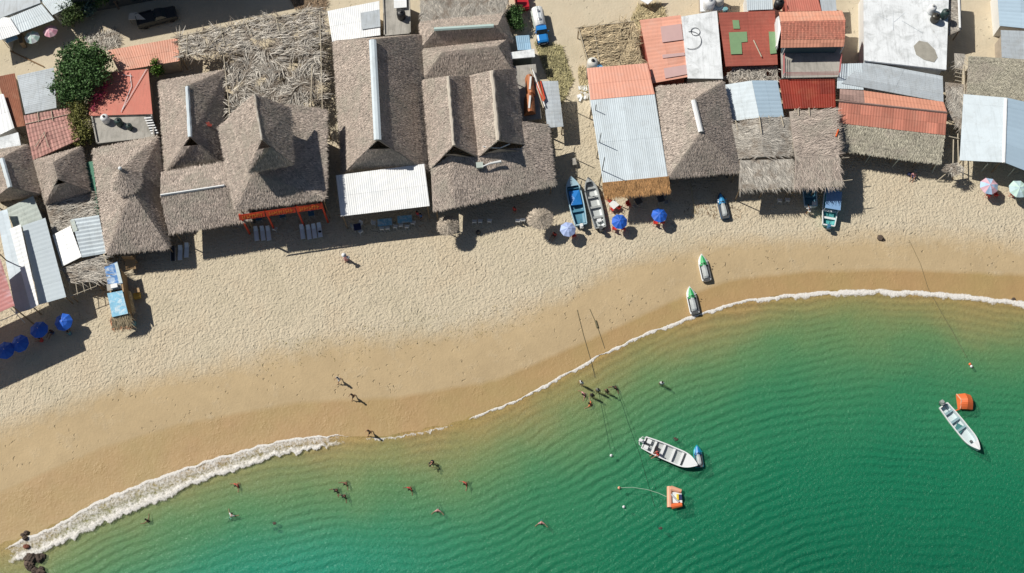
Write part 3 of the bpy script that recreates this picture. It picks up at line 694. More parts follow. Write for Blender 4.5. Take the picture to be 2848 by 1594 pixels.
thatch(r, [f for f in fr], 'lower_fronds', M('shaded_frond', (.22, .185, .15), .95, .3, .8), dens=14, L=(.6, 1.5), wd=(.05, .12), lift=(-.2, .0), down=dirs[::-1], jit=.9, tv=.3, base=False)  # lower layer; shade of the gaps is put into its darker colour
beams(r, [((490,103,3.45),(900,22,3.45)),((520,90,3.45),(520,160,3.45)),((612,66,3.45),(625,125,3.45)),((683,60,3.5),(700,95,3.5)),((766,45,3.45),(785,120,3.45)),((890,30,3.45),(897,320,3.45)),((868,180,3.5),(864,310,3.5)),((622,155,3.5),(640,325,3.5)),((640,70,3.55),(560,148,3.55))], WOODL, .06)
posts(r, [(497,100,3.2),(612,70,3.2),(766,42,3.2),(893,30,3.2),(895,320,3.2),(640,322,3.2),(627,160,3.2),(895,170,3.2),(500,156,3.2)], inset=.1)

# --- white roofs on the road side of the long hut
r = simple('white_metal_house', 'bright white roof with a grey square panel above the long thatched hut', 'house', [(911,31,3.6),(1055,3,3.6),(1058,98,3.5),(924,116,3.5)], WHITE, wall=WALLW, group=GM, var=.02)
MB().slab([P(1003,36,3.72), P(1056,26,3.72), P(1058,74,3.68), P(1006,82,3.68)], .05).build('grey_panel', GREYM, r)
r = simple('grey_terrace_house', 'grey concrete terrace roof with a black tank, right of the bright white roof', 'house', [(1064,-20,3.0),(1140,-20,3.0),(1143,95,3.0),(1068,102,3.0)], CONC, 'flat', wall=WALL, parapet=.2)
simple('small_white_hutch', 'small white roof sheet at the top edge above the black tank', 'shed', [(1094,-20,3.5),(1130,-25,3.5),(1131,20,3.4),(1096,23,3.4)], WHITE, 'flat', wall=WALLW, th=.08)
# --- the long palapa
hip('long_thatched_hut', 'longest thatched hut with a wide white ridge sheet down its middle', (927,114), (1170,96), (1192,478), (952,486), (1036,110), (1050,388), 3.4, 8.6, cap=(.85, WHITEB, .0), wall=SHADEW, dens=30, gab=1.5)
simple('white_awning', 'white corrugated awning on the beach in front of the long thatched hut', 'awning', [(934,488,4.5),(1180,456,4.5),(1195,573,4.0),(948,602,4.0)], WHITE, post=True, group=GM, var=.03, wall=None)
# --- top middle thatch
r = root_at('rough_thatched_roof', 'rough old thatched roof along the top edge left of the small red truck', 'hut', [(1168,-30,2.8),(1430,-30,2.8),(1405,38,2.8),(1170,60,2.8)], 'palm thatched roofs along the beach')
thatch(r, [[(1168,-40,3.3),(1425,-40,3.3),(1402,38,2.7),(1170,60,2.7)]], dens=18, L=(.4,1.), jit=.8, tv=.3, mat=FROND); posts(r, [(1172,-20,2.6),(1420,-20,2.6),(1400,34,2.5),(1174,56,2.5)])
hip('thatched_hut', 'thatched hut with a level pale green ridge strip near the top', (1168,62), (1400,38), (1428,116), (1170,136), (1212,82), (1385,70), 3.0, 5.0, wall=SHADEW, horiz=True)
r = [o for o in COL.objects if o.get('label', '').startswith('thatched hut with a level pale')][0]
strip(r, (1207,80,5.2), (1373,70,5.2), .5, M('pale_green_strip', (.50, .64, .60), .5, .06))
hip('thatched_hut', 'low wide thatched hut just above the twin ridge hut', (1170,138), (1412,108), (1426,196), (1176,222), (1228,146), (1385,128), 3.2, 5.0, wall=SHADEW, mat=THATCH, horiz=True)
r = [o for o in COL.objects if o.get('label', '').startswith('low wide thatched hut')][0]
MB().box(P(1176, 135, 2.9), (.85, .4, .3), rz=.15).build('gutter_end', CONCW, r)
# --- twin ridge palapa
r = root_at('twin_ridge_thatched_hut', 'broad thatched hut with two parallel ridges and a deep front slope', 'hut', [(1172,215,3),(1430,190,3),(1548,515,3),(1206,592,3)], 'palm thatched roofs along the beach')
za, zv, ze = 8.4, 5.8, 4.6
L0, L1_, Rg0, Rg1 = (1176,222,ze), (1198,470,ze), (1246,212,za), (1262,404,za)
V0_, V1_ = (1306,210,zv), (1330,438,zv); S0, S1 = (1368,196,za), (1386,390,za); E0, E1 = (1432,190,5.0), (1458,402,5.0)
thatch(r, [[L0, L1_, Rg1, Rg0], [V0_, Rg0, Rg1, V1_], [V0_, V1_, S1, S0], [E0, S0, S1, E1], [L0, Rg0, V0_], [V0_, S0, E0]], dens=30)
BLc, BRc = (1204,588,4.1), (1544,514,3.4); Fp = (1448,412,5.3); Ep = (1392,414,6.1)
bt = [BLc, (1262,575,4.05), (1333,560,3.95), (1400,546,3.8), BRc]
thatch(r, [[L1_, bt[0], bt[1], (1256,428,6.2)], [(1256,428,6.2), bt[1], bt[2], V1_], [V1_, bt[2], bt[3], Ep], [Ep, bt[3], bt[4], Fp]], 'front_thatch', dens=30)
thatch(r, [[E1, Fp, BRc, (1524,346,4.0), (1452,338,5.1)]], 'apron_thatch', dens=30)
for (q, lq, rq) in (((1262,404), (1212,430,5.6), (1322,440,5.7)), ((1386,390), (1338,430,5.8), (1446,420,5.5))):
    b_ = P(q[0], q[1], za); lo = [P(*lq), P(*rq), b_ + (0.1, -.35, -1.5)]
    thatch(r, [lo], 'gable_thatch', px=False, dens=30)
strip(r, (1246,212,za + .15), (1262,404,za + .15), .42, M('pale_ridge_thatch', (.56, .50, .42), .9, .2, 2), lump=.25, n=14)
strip(r, (1368,196,za + .15), (1386,390,za + .15), .5, M('pale_ridge_thatch', (.56, .50, .42)), lump=.3, n=14)
posts(r, [L0, BLc, BRc, E0, (1530,335,3.5)], inset=.6); walls(r, [L0, E0, (1540,500,3.4), (1206,560,4.3)], SHADEW, inset=1.1, top=.5, sides=(0, 1, 3))  # walls here are added against sunlight entering below
pr = empty('roof_gutter', 'pale green box and broken gutter pipe on the thatch between the two ridges', 'gutter', P(1333, 460, 4.2))
MB().box(P(1334, 460, 5.7), (.8, .7, .3), rz=.1).build('box', PALEGREEN, pr)
pp = [P(1343, 463, 5.9), P(1362, 455, 6.0), P(1394, 449, 6.0)]; MB().tube(pp[0], pp[1], .07, .11).tube(pp[1], pp[2], .13, .16).build('pipe', WPL, pr)
pp = [P(1343,408,6.9), P(1365,411,6.8), P(1390,412,6.8), P(1418,400,6.8)]
tag(MB().path(pp, .07).build('bent_pipe', WPL), 'thin bent white pipe across the right gable vent', 'pipe')

# --- alley between the twin ridge hut and the road
r = simple('blue_roof_shack', 'small blue metal roof shack below the tanker truck', 'shack', [(1434,100,2.9),(1472,98,2.9),(1478,138,2.8),(1440,140,2.8)], BLUEM, wall=WALL)
r = simple('white_roof_shack', 'small white slab roof with a black slot, under the blue roof shack', 'shack', [(1416,146,3.0),(1486,136,3.0),(1488,158,3.0),(1418,164,3.0)], CONCW, 'flat', wall=M('dark_green_wall', (.10, .13, .12), .8, .2, 1))
r = simple('concrete_alley_house', 'grey concrete roof strip carrying the two orange clay vaults', 'house', [(1428,184,2.6),(1490,178,2.6),(1506,330,2.5),(1450,338,2.5)], CONC, 'flat', wall=WALL)
for (a, b, c, d, zz, lb) in (((1460,213),(1484,211),(1490,262),(1464,264), 3.2, 'upper narrow orange clay roof vault with a painted strip of glare'), ((1458,268),(1486,262),(1490,312),(1457,318), 3.3, 'lower wide orange clay roof vault beside the grey corrugated roof')):
    r = empty('clay_vault', lb, 'roof vault', P((a[0] + c[0]) / 2, (a[1] + c[1]) / 2, 2.5)); A, B, C_, D_ = [P(*q, zz) for q in (a, b, c, d)]
    rings = []
    for A_, B_ in ((A, B), (D_, C_)):
        rings.append([A_ * (1 - u) + B_ * u + np.array((0, 0, .55 * math.sin(math.pi * u) - .5 * (u in (0, 1)))) for u in (0, .15, .35, .5, .65, .85, 1)])
    MB().loft(rings).build('vault', BRICKO, r); m_ = [(rings[0][3] * (1 - u) + rings[1][3] * u) for u in (.15, .85)]
    MB().box((m_[0] + m_[1]) / 2 + (0, 0, .03), (.22, np.linalg.norm(m_[0] - m_[1]), .06), rz=-.08).build('painted_glare', WALLW, r)  # white strip painted as sun glare along the vault crown
r = empty('plank_pile', 'leaning bundle of red and pale planks beside the grey corrugated roof', 'planks', P(1500, 240, 2.6))
for k, (x0, y0, x1, y1, m_) in enumerate(((1476,190,1512,300,WOODL),(1482,194,1516,296,WPL),(1490,230,1512,282,SIGN),(1497,228,1514,280,BRICKO),(1504,226,1516,276,SIGN))):
    MB().tube(P(x0, y0, 3.0), P(x1, y1, 3.0 + .05 * k), .09, n=4).build('plank', m_, r)
simple('grey_corrugated_porch', 'grey corrugated porch roof with dark debris at its lower end, in the alley', 'porch', [(1507,226,2.9),(1552,225,2.9),(1567,352,2.6),(1522,356,2.6)], GREYM, corr='u', post=True, group=GM, wall=None, pitch=.5)

# --- road side frond shelter and the orange and white long roof
r = root_at('frond_shelter', 'square dry frond shelter beside the sandy road', 'shelter', [(1608,76,2.5),(1762,62,2.5),(1784,176,2.4),(1636,190,2.4)])
fr = cells([(1606,76),(1764,60),(1788,178),(1636,188)], 11, 8, 2.5, [])
thatch(r, fr, 'fronds', M('straw_frond', (.52, .42, .27), .9, .25, .8), dens=15, L=(.6,1.7), wd=(.03,.09), lift=(.02,.3), down=[np.array((1,.1,0)) if f[0][0] < 1690 else np.array((math.cos(i), math.sin(i), 0)) for i, f in enumerate(fr)], jit=.4, tv=.35, thick=.04)
beams(r, [((1600,78,2.7),(1770,58,2.7)),((1610,80,2.7),(1640,186,2.7)),((1652,74,2.7),(1668,180,2.7))], WOODL, .05); posts(r, [(1608,76,2.5),(1762,62,2.5),(1784,176,2.4),(1636,190,2.4)], inset=.1)
r = simple('orange_roof_store', 'orange upper roof joined to the long white corrugated roof', 'store', [(1632,190,4.0),(1800,176,4.0),(1821,262,4.2),(1642,278,4.2)], SALMON, wall=WALLW, group=GM, var=.03, pitch=.35)
r = simple('long_white_roof', 'long white corrugated roof ending in a fringe of new orange thatch', 'restaurant', [(1642,279,4.18),(1821,263,4.18),(1858,498,4.1),(1678,514,4.1)], WHITEB, wall=None, group=GM, var=.03, post=True)
thatch(r, [[(1676,508,4.25),(1860,490,4.25),(1864,530,3.8),(1681,548,3.8)]], 'thatch_fringe', THATCHO, dens=45, L=(.3,.6), tv=.3)
simple('salmon_roof_house', 'salmon sheet roof with paler squares, right of the frond shelter', 'house', [(1779,56,3.3),(1893,42,3.3),(1913,214,3.1),(1815,232,3.1)], SALMON, 'sheet', corr='u', wall=WALLR, group=GM, pitch=.5)
r = [o for o in COL.objects if o.get('label', '').startswith('salmon sheet roof')][0]
PALESAL = M('pale_salmon', (.60, .40, .38), .6, .06)
for q, zz in (([(1837,74),(1894,66),(1900,110),(1842,118)], 3.37), ([(1842,152),(1903,146),(1905,154),(1843,162)], 3.3), ([(1846,190),(1908,180),(1912,206),(1850,218)], 3.25)):
    MB().slab([P(x, y, zz) for x, y in q], .03).build('pale_panel', PALESAL, r)
r = simple('white_roof_house', 'dirty white flat roof with drawn rings, between the salmon and the dark red roofs', 'house', [(1895,46,3.4),(1994,30,3.4),(2011,219,3.3),(1913,218,3.3)], CONCW, 'flat', wall=WALLW, th=.16)
for (x, y, rr) in ((1934,88,.55), (1922,112,1.25)):
    c = P(x, y, 3.45); an = np.linspace(0, 2 * math.pi * (.98 if rr < 1 else .6), 22) - 2
    MB().path([c + (rr * math.cos(q), rr * math.sin(q), 0) for q in an], .035, 5).build('hose_ring', DGREY, r)
r = simple('dark_red_roof_house', 'dark red sheet roof patched with green squares', 'house', [(1998,36,3.3),(2155,30,3.3),(2163,180,3.1),(2018,185,3.1)], DRED, 'sheet', corr='u', wall=WALLR, group=GM, pitch=.45, rows=2)
GP = M('green_panel', (.20, .33, .17), .6, .1)
for q, zz in (([(2037,56),(2055,56),(2058,80),(2040,80)], 3.36), ([(2027,90),(2077,88),(2079,116),(2062,118),(2064,150),(2033,151)], 3.3), ([(2138,88),(2155,88),(2160,148),(2142,150)], 3.3)):
    MB().slab([P(x, y, zz) for x, y in q], .03).build('green_panel', GP, r)
beams(r, [((2096,112,3.4),(2118,158,3.35))], WOODL, .08, 'plank')
r = root_at('frond_shelter', 'narrow dry frond roof between the dark red roof and the pale blue tent roof', 'shelter', [(2018,186,2.4),(2162,184,2.4),(2164,224,2.3),(2028,232,2.3)])
thatch(r, cells([(2018,186),(2162,184),(2164,224),(2028,232)], 9, 3, 2.4, [(2030,200,10,8),(2135,210,12,7)]), 'fronds', FROND, dens=13, L=(.5,1.2), wd=(.03,.09), lift=(.02,.3), jit=1.2, tv=.35, thick=.04); posts(r, [(2018,186,2.4),(2162,184,2.4),(2164,224,2.3),(2028,232,2.3)], inset=.1)
r = simple('white_gable_wall', 'narrow bright white wall top between the dark red roof and the two storey house', 'wall', [(2158,52,4.2),(2166,44,4.2),(2172,80,4.2),(2162,130,4.0)], WHITE, 'flat', wall=WALLW, inset=.02)
# --- two storey red house
r = root_at('two_storey_house', 'two storey house with a red tiled roof and an open balcony', 'house', [(2165,32,6),(2345,30,6),(2350,130,6),(2172,135,6)])
sheet(r, [(2166,34,5.6),(2342,30,5.6),(2352,56,6.5),(2171,60,6.5)], ORANGE, 'v', 'rear_roof', pitch=.4, var=.04)
tilegrid(r, [(2171,60,6.5),(2352,56,6.5),(2350,108,5.5),(2173,110,5.5)], TILE, 46, 10)
sheet(r, [(2172,110,5.5),(2350,107,5.5),(2347,130,5.1),(2171,133,5.1)], M('pale_orange_metal', (.66, .30, .20), .6, .06), 'v', 'eave_sheet', pitch=.4)
bal = [(2173,150,3.1),(2338,148,3.1),(2332,214,3.1),(2176,216,3.1)]
flat(r, [(2168,40,3.2),(2344,40,3.2),(2334,214,3.1),(2175,217,3.1)], CONC, .25, 'balcony_floor')
W_ = [P(2170,60,5.3), P(2346,60,5.3), P(2344,128,5.0), P(2172,130,5.0)]
walls(r, W_, M('teal_shade_wall', (.06, .11, .13), .8, .1), inset=.35, px=False, z0=3.12, top=.3, name='upper_wall')  # dark teal shade behind the balcony is put into the wall colour
walls(r, [(2168,44,3.1),(2344,42,3.1),(2334,206,3.0),(2176,208,3.0)], WALLR, inset=.3, name='lower_wall', top=.3)
for q in ((2176,152), (2336,150), (2331,212), (2178,214)):
    p = P(q[0], q[1], 3.1); MB().tube((p[0], p[1], 3.1), (p[0], p[1], 5.1 if q[1] < 180 else 4.1), .06).build('balcony_post', WPL, r)
for z_ in (3.5, 3.8, 4.1):
    a, b, c, d = [P(*q, 3.1) for q in ((2177,160), (2177,214), (2331,212), (2336,160))]
    MB().path([(p[0], p[1], z_) for p in (a, b, c, d)], .035).build('railing', M('red_rail', (.42, .12, .12), .6, .1), r)
sheet(r, [(2167,222,3.0),(2322,220,3.0),(2324,299,2.6),(2180,303,2.6)], DEEPRED, 'v', 'porch_roof', pitch=.3, var=.14)
posts(r, [(2182,300,2.6),(2322,297,2.6)], inset=.2)
r = simple('red_roof_house', 'pinkish red roof at the top edge behind the two storey house', 'house', [(2180,-40,3.4),(2262,-50,3.4),(2285,30,3.2),(2192,32,3.2)], RED, wall=WALLR, group=GM)
simple('small_grey_roof', 'small grey white roof sheet above the right corner of the two storey house', 'shed', [(2276,-30,3.2),(2322,-32,3.2),(2327,30,3.1),(2286,32,3.1)], GREYM, 'flat', wall=WALLR, th=.08)
simple('white_roof_shed', 'small white roof at the top edge above the dark red roof', 'shed', [(2074,-40,3.6),(2146,-42,3.6),(2150,26,3.4),(2078,29,3.4)], WHITEB, wall=WALLW)
simple('tank_terrace', 'pale terrace with white water tanks at the top edge above the white flat roof', 'house', [(1946,-40,2.8),(2016,-40,2.8),(2012,28,2.8),(1948,32,2.8)], CONCW, 'flat', wall=WALL)
# --- pale blue gabled tent roof
r = root_at('gabled_metal_roof', 'pale blue gabled metal roof left of the deep red porch', 'shelter', [(2016,236,2.9),(2164,224,2.9),(2180,325,2.8),(2032,338,2.8)], GM)
sheet(r, [(2016,236,2.8),(2091,224,3.6),(2112,327,3.5),(2032,338,2.7)], WHITEB, 'u', pitch=.5, var=.01, amp=.01)
sheet(r, [(2091,224,3.6),(2162,224,2.9),(2180,325,2.8),(2112,327,3.5)], M('steel_blue_metal', (.46, .60, .72), .5, .05), 'u', 'right_sheet', pitch=.5, var=.01, amp=.01)
posts(r, [(2016,236,2.7),(2162,224,2.7),(2180,325,2.7),(2032,338,2.6)], inset=.2)
# --- hut with short pipe ridge
hip('thatched_hut', 'wide thatched hut with a short white pipe along its ridge', (1826,242), (2012,226), (2062,478), (1858,494), (1929,278), (1950,366), 4.0, 7.2, cap=(.6, WPL, 0), wall=SHADEW, dens=32)
# --- ragged thatch pair
r = root_at('thatched_shelter', 'ragged two row thatched shelter with a dark gap between its rows', 'shelter', [(2035,345,2.7),(2195,325,2.7),(2208,524,2.6),(2055,524,2.6)], 'palm thatched roofs along the beach')
thatch(r, [[(2036,348,4.1),(2046,442,4.0),(2124,436,4.7),(2112,328,4.8)], [(2198,326,4.2),(2112,328,4.8),(2124,436,4.7),(2206,432,4.1)], [(2058,446,4.3),(2055,526,3.8),(2210,520,3.8),(2206,442,4.3)]], mat=FROND, dens=24, L=(.4,1.1), jit=.4, tv=.3, down=[np.array((-1,0,0)), np.array((1,0,0)), np.array((.5,-1,0))])
beams(r, [((2112,324,5.0),(2118,372,5.0)),((2046,335,4.3),(2052,362,4.3)),((2138,322,4.6),(2142,345,4.6)),((2172,320,4.5),(2180,352,4.5))], WOODL, .06); posts(r, [(2036,348,4.1),(2198,326,4.1),(2210,520,3.8),(2055,526,3.8),(2130,522,3.8)], inset=.4)
r = root_at('thatched_shelter', 'ragged thatched shelter in front of the deep red porch, above the two moored boats', 'shelter', [(2198,310,2.7),(2326,304,2.7),(2340,518,2.6),(2208,524,2.6)], 'palm thatched roofs along the beach')
thatch(r, [[(2196,310,4.3),(2212,440,4.7),(2334,430,4.7),(2326,304,4.3)], [(2212,440,4.7),(2210,522,4.0),(2342,518,4.0),(2334,430,4.7)]], mat=THATCH, dens=24, L=(.4,1.), jit=.4, tv=.3, down=[np.array((1,.2,0)), np.array((.2,-1,0))])
beams(r, [((2220,302,4.5),(2222,320,4.5)),((2250,300,4.5),(2252,322,4.5)),((2338,440,4.2),(2362,438,4.2)),((2340,504,4.1),(2371,500,4.1))], WOODL, .06); posts(r, [(2198,314,4.1),(2324,306,4.1),(2340,516,3.9),(2212,520,3.9),(2275,520,3.9)], inset=.4)
beams(r, [((2325,380,4.7),(2332,360,4.7))], ORP, .1, 'orange_scrap')
# --- white concrete roof, right
r = simple('white_concrete_house', 'large white painted concrete roof with a dark stain and roof tanks', 'house', [(2402,-40,3.6),(2640,-40,3.6),(2632,194,3.4),(2404,168,3.4)], CONCW, 'flat', wall=WALLW, th=.25)
MB().slab([P(x, y, 3.47) for x, y in ((2541,128),(2556,113),(2580,118),(2600,138),(2608,160),(2598,173),(2570,166),(2548,152))], .008).build('stain', STAIN, r)
beams(r, [((2484,16,3.5),(2484,84,3.5)),((2486,62,3.5),(2530,25,3.5)),((2440,40,3.5),(2470,56,3.5)),((2508,58,3.5),(2566,92,3.5))], GREYM, .035, 'pipe')
r = simple('grey_lean_to', 'grey white lean-to roof below the large white concrete roof', 'shed', [(2340,232,3.0),(2404,172,3.0),(2622,212,3.0),(2624,284,2.8)], GREYM, wall=WALLW, group=GM, pitch=.3)
sheet(r, [(2330,178,3.05),(2398,176,3.05),(2402,250,2.9),(2328,246,2.9)], WHITEB, 'v', 'side_sheet', var=.02)
# --- orange gable with thatch front
r = root_at('orange_gable_house', 'orange gabled tin roof with a deep thatched front eave', 'restaurant', [(2335,250,3.5),(2628,285,3.5),(2616,455,2.6),(2340,418,2.6)], 'palm thatched roofs along the beach')
sheet(r, [(2400,252,3.3),(2624,284,3.3),(2634,312,4.0),(2404,286,4.0)], M('pale_orange_metal', (.66, .30, .20)), 'v', 'rear_roof', pitch=.4, var=.03)
sheet(r, [(2336,248,3.35),(2402,253,3.35),(2405,286,4.0),(2335,277,4.0)], M('mossy_sheet', (.33, .22, .19), .9, .3, 1), 'v', 'rear_patch', pitch=.4)
sheet(r, [(2334,280,4.0),(2634,313,4.0),(2629,376,3.1),(2328,342,3.1)], TILE, 'v', 'front_roof', pitch=.32, var=.12)
strip(r, (2334,280,4.1), (2634,312,4.1), .3, M('mossy_sheet', (.33, .22, .19)), n=8)
thatch(r, [[(2328,340,3.05),(2628,374,3.05),(2617,455,2.5),(2340,418,2.5)]], 'thatch_eave', mat=THATCHG, dens=36)
posts(r, [(2338,415,2.4),(2410,425,2.4),(2490,436,2.4),(2560,446,2.4),(2614,452,2.4)], inset=.3, c=P(2480,350,2.4)); walls(r, [(2340,256,3.2),(2626,290,3.2),(2628,372,2.9),(2330,340,2.9)], WALL, inset=.3)
beams(r, [((2420,432,2.5),(2407,452,.3)),((2500,443,2.5),(2482,464,.3)),((2604,456,2.4),(2593,480,.3))], PALEGREEN, .06, 'brace')
# --- right edge
r = root_at('rear_thatched_roof', 'flat mossy thatched roof near the right edge behind the pale gabled roof', 'hut', [(2695,156,2.6),(2900,166,2.6),(2900,290,2.6),(2690,262,2.6)], 'palm thatched roofs along the beach')
thatch(r, [[(2695,156,3.0),(2900,168,3.0),(2900,300,3.0),(2690,262,3.0)]], mat=THATCHG, dens=26, jit=1.2, tv=.28); walls(r, [(2695,156,3.0),(2900,168,3.0),(2900,300,3.0),(2690,262,3.0)], WALL, inset=.5, top=.3)
r = root_at('pale_gabled_roof', 'large pale blue grey gabled metal roof at the right edge on the beach', 'restaurant', [(2680,262,3),(2900,280,3),(2900,490,3),(2670,447,3)], GM)
sheet(r, [(2680,262,3.0),(2799,272,4.2),(2793,452,4.0),(2669,446,2.8)], WHITEB, 'u', pitch=.6, amp=.008, var=.02, rows=1)
sheet(r, [(2799,272,4.2),(2925,300,3.0),(2915,500,2.8),(2793,452,4.0)], M('steel_blue_metal', (.46, .60, .72)), 'u', 'right_sheet', pitch=.6, amp=.008, var=.02)
strip(r, (2799,274,4.3), (2793,452,4.1), .4, WHITE)
posts(r, [(2680,262,2.8),(2669,446,2.7),(2793,452,3.4),(2915,500,2.7)], inset=.4)
beams(r, [((2748,455,2.9),(2730,476,.3)),((2822,468,2.9),(2803,490,.3))], PALEGREEN, .06, 'brace')
simple('blue_corrugated_roof', 'pale blue corrugated roof at the top right corner', 'shed', [(2772,-40,3.0),(2900,-40,3.0),(2900,84,2.8),(2780,72,2.8)], M('pale_blue_metal', (.48, .62, .74), .5, .06), corr='u', wall=WALLW, group=GM, pitch=.5)
simple('grey_slab_shed', 'small grey roof below the pale blue corrugated roof at the right edge', 'shed', [(2783,84,2.9),(2900,88,2.9),(2900,172,2.8),(2786,160,2.8)], GREYM, corr='u', wall=WALL, group=GM, pitch=.5)
r = root_at('small_thatched_roof', 'small curved thatched roof with a white pipe beside the road at the right', 'hut', [(2636,-20,2.8),(2672,-20,2.8),(2674,84,2.7),(2640,96,2.7)])
thatch(r, [[(2634,-30,2.9),(2672,-30,3.1),(2675,82,3.1),(2640,98,2.8)]], mat=FROND, dens=24, tv=.3); beams(r, [((2666,-30,3.4),(2670,78,3.3))], WPL, .16, 'pipe'); posts(r, [(2636,-20,2.8),(2672,-20,2.8),(2674,84,2.7),(2640,96,2.7)])
r = root_at('frond_shelter', 'broken frond shelter with bare rafters between the concrete roof and the rear thatched roof', 'shelter', [(2628,228,2.4),(2684,236,2.4),(2680,350,2.3),(2632,300,2.3)])
thatch(r, [[(2626,228,2.5),(2682,234,2.5),(2684,330,2.4),(2640,318,2.4)], [(2654,148,2.5),(2684,150,2.5),(2680,192,2.5),(2656,188,2.5)], [(2640,315,2.5),(2680,325,2.5),(2676,362,2.3),(2656,344,2.3)]], 'fronds', FROND, dens=16, L=(.5,1.3), jit=1.0, tv=.35, thick=.05)
beams(r, [((2680,180,2.7),(2684,300,2.7))] + [((2656,190 + k * 11, 2.6), (2682, 196 + k * 11, 2.6)) for k in range(4)], WOODL, .06); posts(r, [(2628,228,2.4),(2684,236,2.4),(2680,350,2.3),(2640,312,2.3)])
beams(r, [((2652,388,2.2),(2650,480,2.2)),((2664,372,2.3),(2666,480,2.3)),((2634,378,2.5),(2668,386,2.5))], WOODL, .07)
r = root_at('small_palm_shade', 'small square grey palm leaf shade left of the pink and blue parasol', 'shade', [(2626,458,2.2),(2668,450,2.2),(2670,482,2.1),(2634,484,2.1)])
for k in range(6):
    cpx, cpy = 2650 + 14 * math.cos(k), 466 + 9 * math.sin(k)
    thatch(r, [[P(cpx - 10, cpy, 2.2), P(cpx + 10, cpy - 6, 2.3), P(cpx + 8, cpy + 10, 2.15)]], 'fronds', FROND, px=False, dens=60, L=(.4,.9), wd=(.04,.09), lift=(.05,.3), jit=1.5, tv=.25, thick=.03)
MB().tube(P(2650, 500, 0), P(2650, 466, 2.3), .07).build('post', WOOD, r)
MB().tube(P(2606, 504, .1), P(2630, 484, 1.2), .06).build('leaning_pole', WOODL, r)

# --- lower left group
simple('red_striped_roof', 'red and pinkish corrugated roof cut by the lower left edge', 'shed', [(-440,880,7.2),(-8,690,7.2),(41,850,7.0),(-400,1045,7.0)], M('faded_red_metal', (.46, .17, .16), .6, .2, .6, dirt=(.62,.5,.55), dirt_amt=.7), corr='u', group=GM, post=True, pitch=.45)
r = simple('pale_green_roof_house', 'pale green weathered roof above the big blue grey roof at the left', 'house', [(18,580,3.3),(92,545,3.3),(118,608,3.2),(40,640,3.2)], PALEGREEN, corr='u', wall=WALLW, group=GM, pitch=.5, var=.03)
r = root_at('beach_restaurant', 'big blue grey metal roof with a bright white side strip, lower left', 'restaurant', [(28,636,3.6),(125,606,3.6),(184,828,3.3),(86,862,3.3)], GM)
sheet(r, [(62,628,3.9),(126,606,3.5),(184,826,3.2),(108,848,3.6)], M('blue_grey_metal', (.60, .68, .73), .5, .06), 'u', pitch=.5, rows=1, amp=.005, var=.02)
sheet(r, [(27,637,4.6),(57,624,4.6),(107,848,4.5),(86,860,4.5)], WHITE, 'u', 'white_strip', pitch=.5, amp=.008, var=.01)
sheet(r, [(-10,590,3.9),(20,582,4.3),(86,860,4.3),(44,872,3.9)], M('pale_side_metal', (.50, .58, .64), .6, .15, .5), 'u', 'blue_side', pitch=.6, amp=.005)
posts(r, [(30,640,2.8),(126,612,3.2),(182,824,3.1),(88,858,3.0),(46,870,2.6)], inset=.3); walls(r, [(30,640,2.9),(124,612,2.9),(160,740,2.8),(62,770,2.8)], WALLW, inset=.4, sides=(0, 1, 3))
beams(r, [((30,858,2.6),(70,898,.4)),((0,893,2.6),(70,862,2.6))], WPL, .05, 'brace')
r = root_at('two_part_awning', 'white and pale blue corrugated awning with a ragged joint, lower left', 'awning', [(146,652,3),(276,598,3),(296,706,2.8),(174,740,2.8)], GM)
sheet(r, [(146,654,2.7),(196,628,3.1),(227,714,3.0),(174,741,2.6)], WHITE, 'u', 'left_sheet', pitch=.4, var=.02)
sheet(r, [(198,610,3.1),(275,598,2.7),(296,704,2.6),(228,716,3.0)], WHITEB, 'u', 'right_sheet', pitch=.5, amp=.04, var=.06)
MB().slab([P(194,612,3.1), P(206,610,3.15), P(216,640,3.15), P(204,646,3.1)], .03).build('torn_flap', PALEGREEN, r)
posts(r, [(148,656,2.6),(275,600,2.6),(294,702,2.5),(176,738,2.5)], inset=.2)
r = root_at('frond_pergola', 'low frond mat with bare pale rafters sticking out below the two part awning', 'pergola', [(174,742,2.3),(284,712,2.3),(276,782,2.2),(192,788,2.2)])
thatch(r, [[(172,746,2.3),(278,708,2.5),(284,780,2.3),(190,786,2.2)]], 'fronds', FROND, dens=20, L=(.8,1.8), wd=(.03,.08), lift=(.02,.25), down=np.array((1,-.1,0)), jit=.3, tv=.3, thick=.05)
beams(r, [((192,784,2.3),(198,826,2.2)),((210,782,2.3),(216,820,2.2)),((228,780,2.3),(236,813,2.2)),((247,778,2.3),(254,806,2.2)),((196,824,2.25),(268,796,2.25)),((268,796,2.25),(276,776,2.3))], WOODL, .05); posts(r, [(178,750,2.3),(276,716,2.3),(272,790,2.2),(198,824,2.2)], inset=.05)
# painted bar booth made of three decks
r = root_at('beach_booth', 'tall narrow beach booth with two blue painted tops and a straw skirt', 'booth', [(292,745,2.4),(340,735,2.4),(358,870,2.4),(312,882,2.4)])
MB().slab([P(290,742,2.6), P(326,728,2.6), P(341,788,2.5), P(300,790,2.5)], .06).build('upper_top', MURAL1, r)
MB().slab([P(318,733,2.615), P(326,729,2.615), P(341,787,2.515), P(331,788,2.515)], .01).build('painted_border', M('mural_pale', (.55, .66, .70), .6, .3, 3), r)
MB().slab([P(298,816,2.6), P(340,808,2.6), P(356,872,2.5), P(312,882,2.5)], .06).build('lower_top', MURAL2, r)
MB().box(P(318, 797, 2.3), (1.6, .9, .3), rz=.2).build('deck', CONC, r); MB().box(P(318, 796, 2.7), (.75, .5, .3), rz=.25).build('white_box', WPL, r)
walls(r, [(294,750,2.5),(336,740,2.5),(356,878,2.5),(312,886,2.5)], PLANK, inset=.25, top=.1)
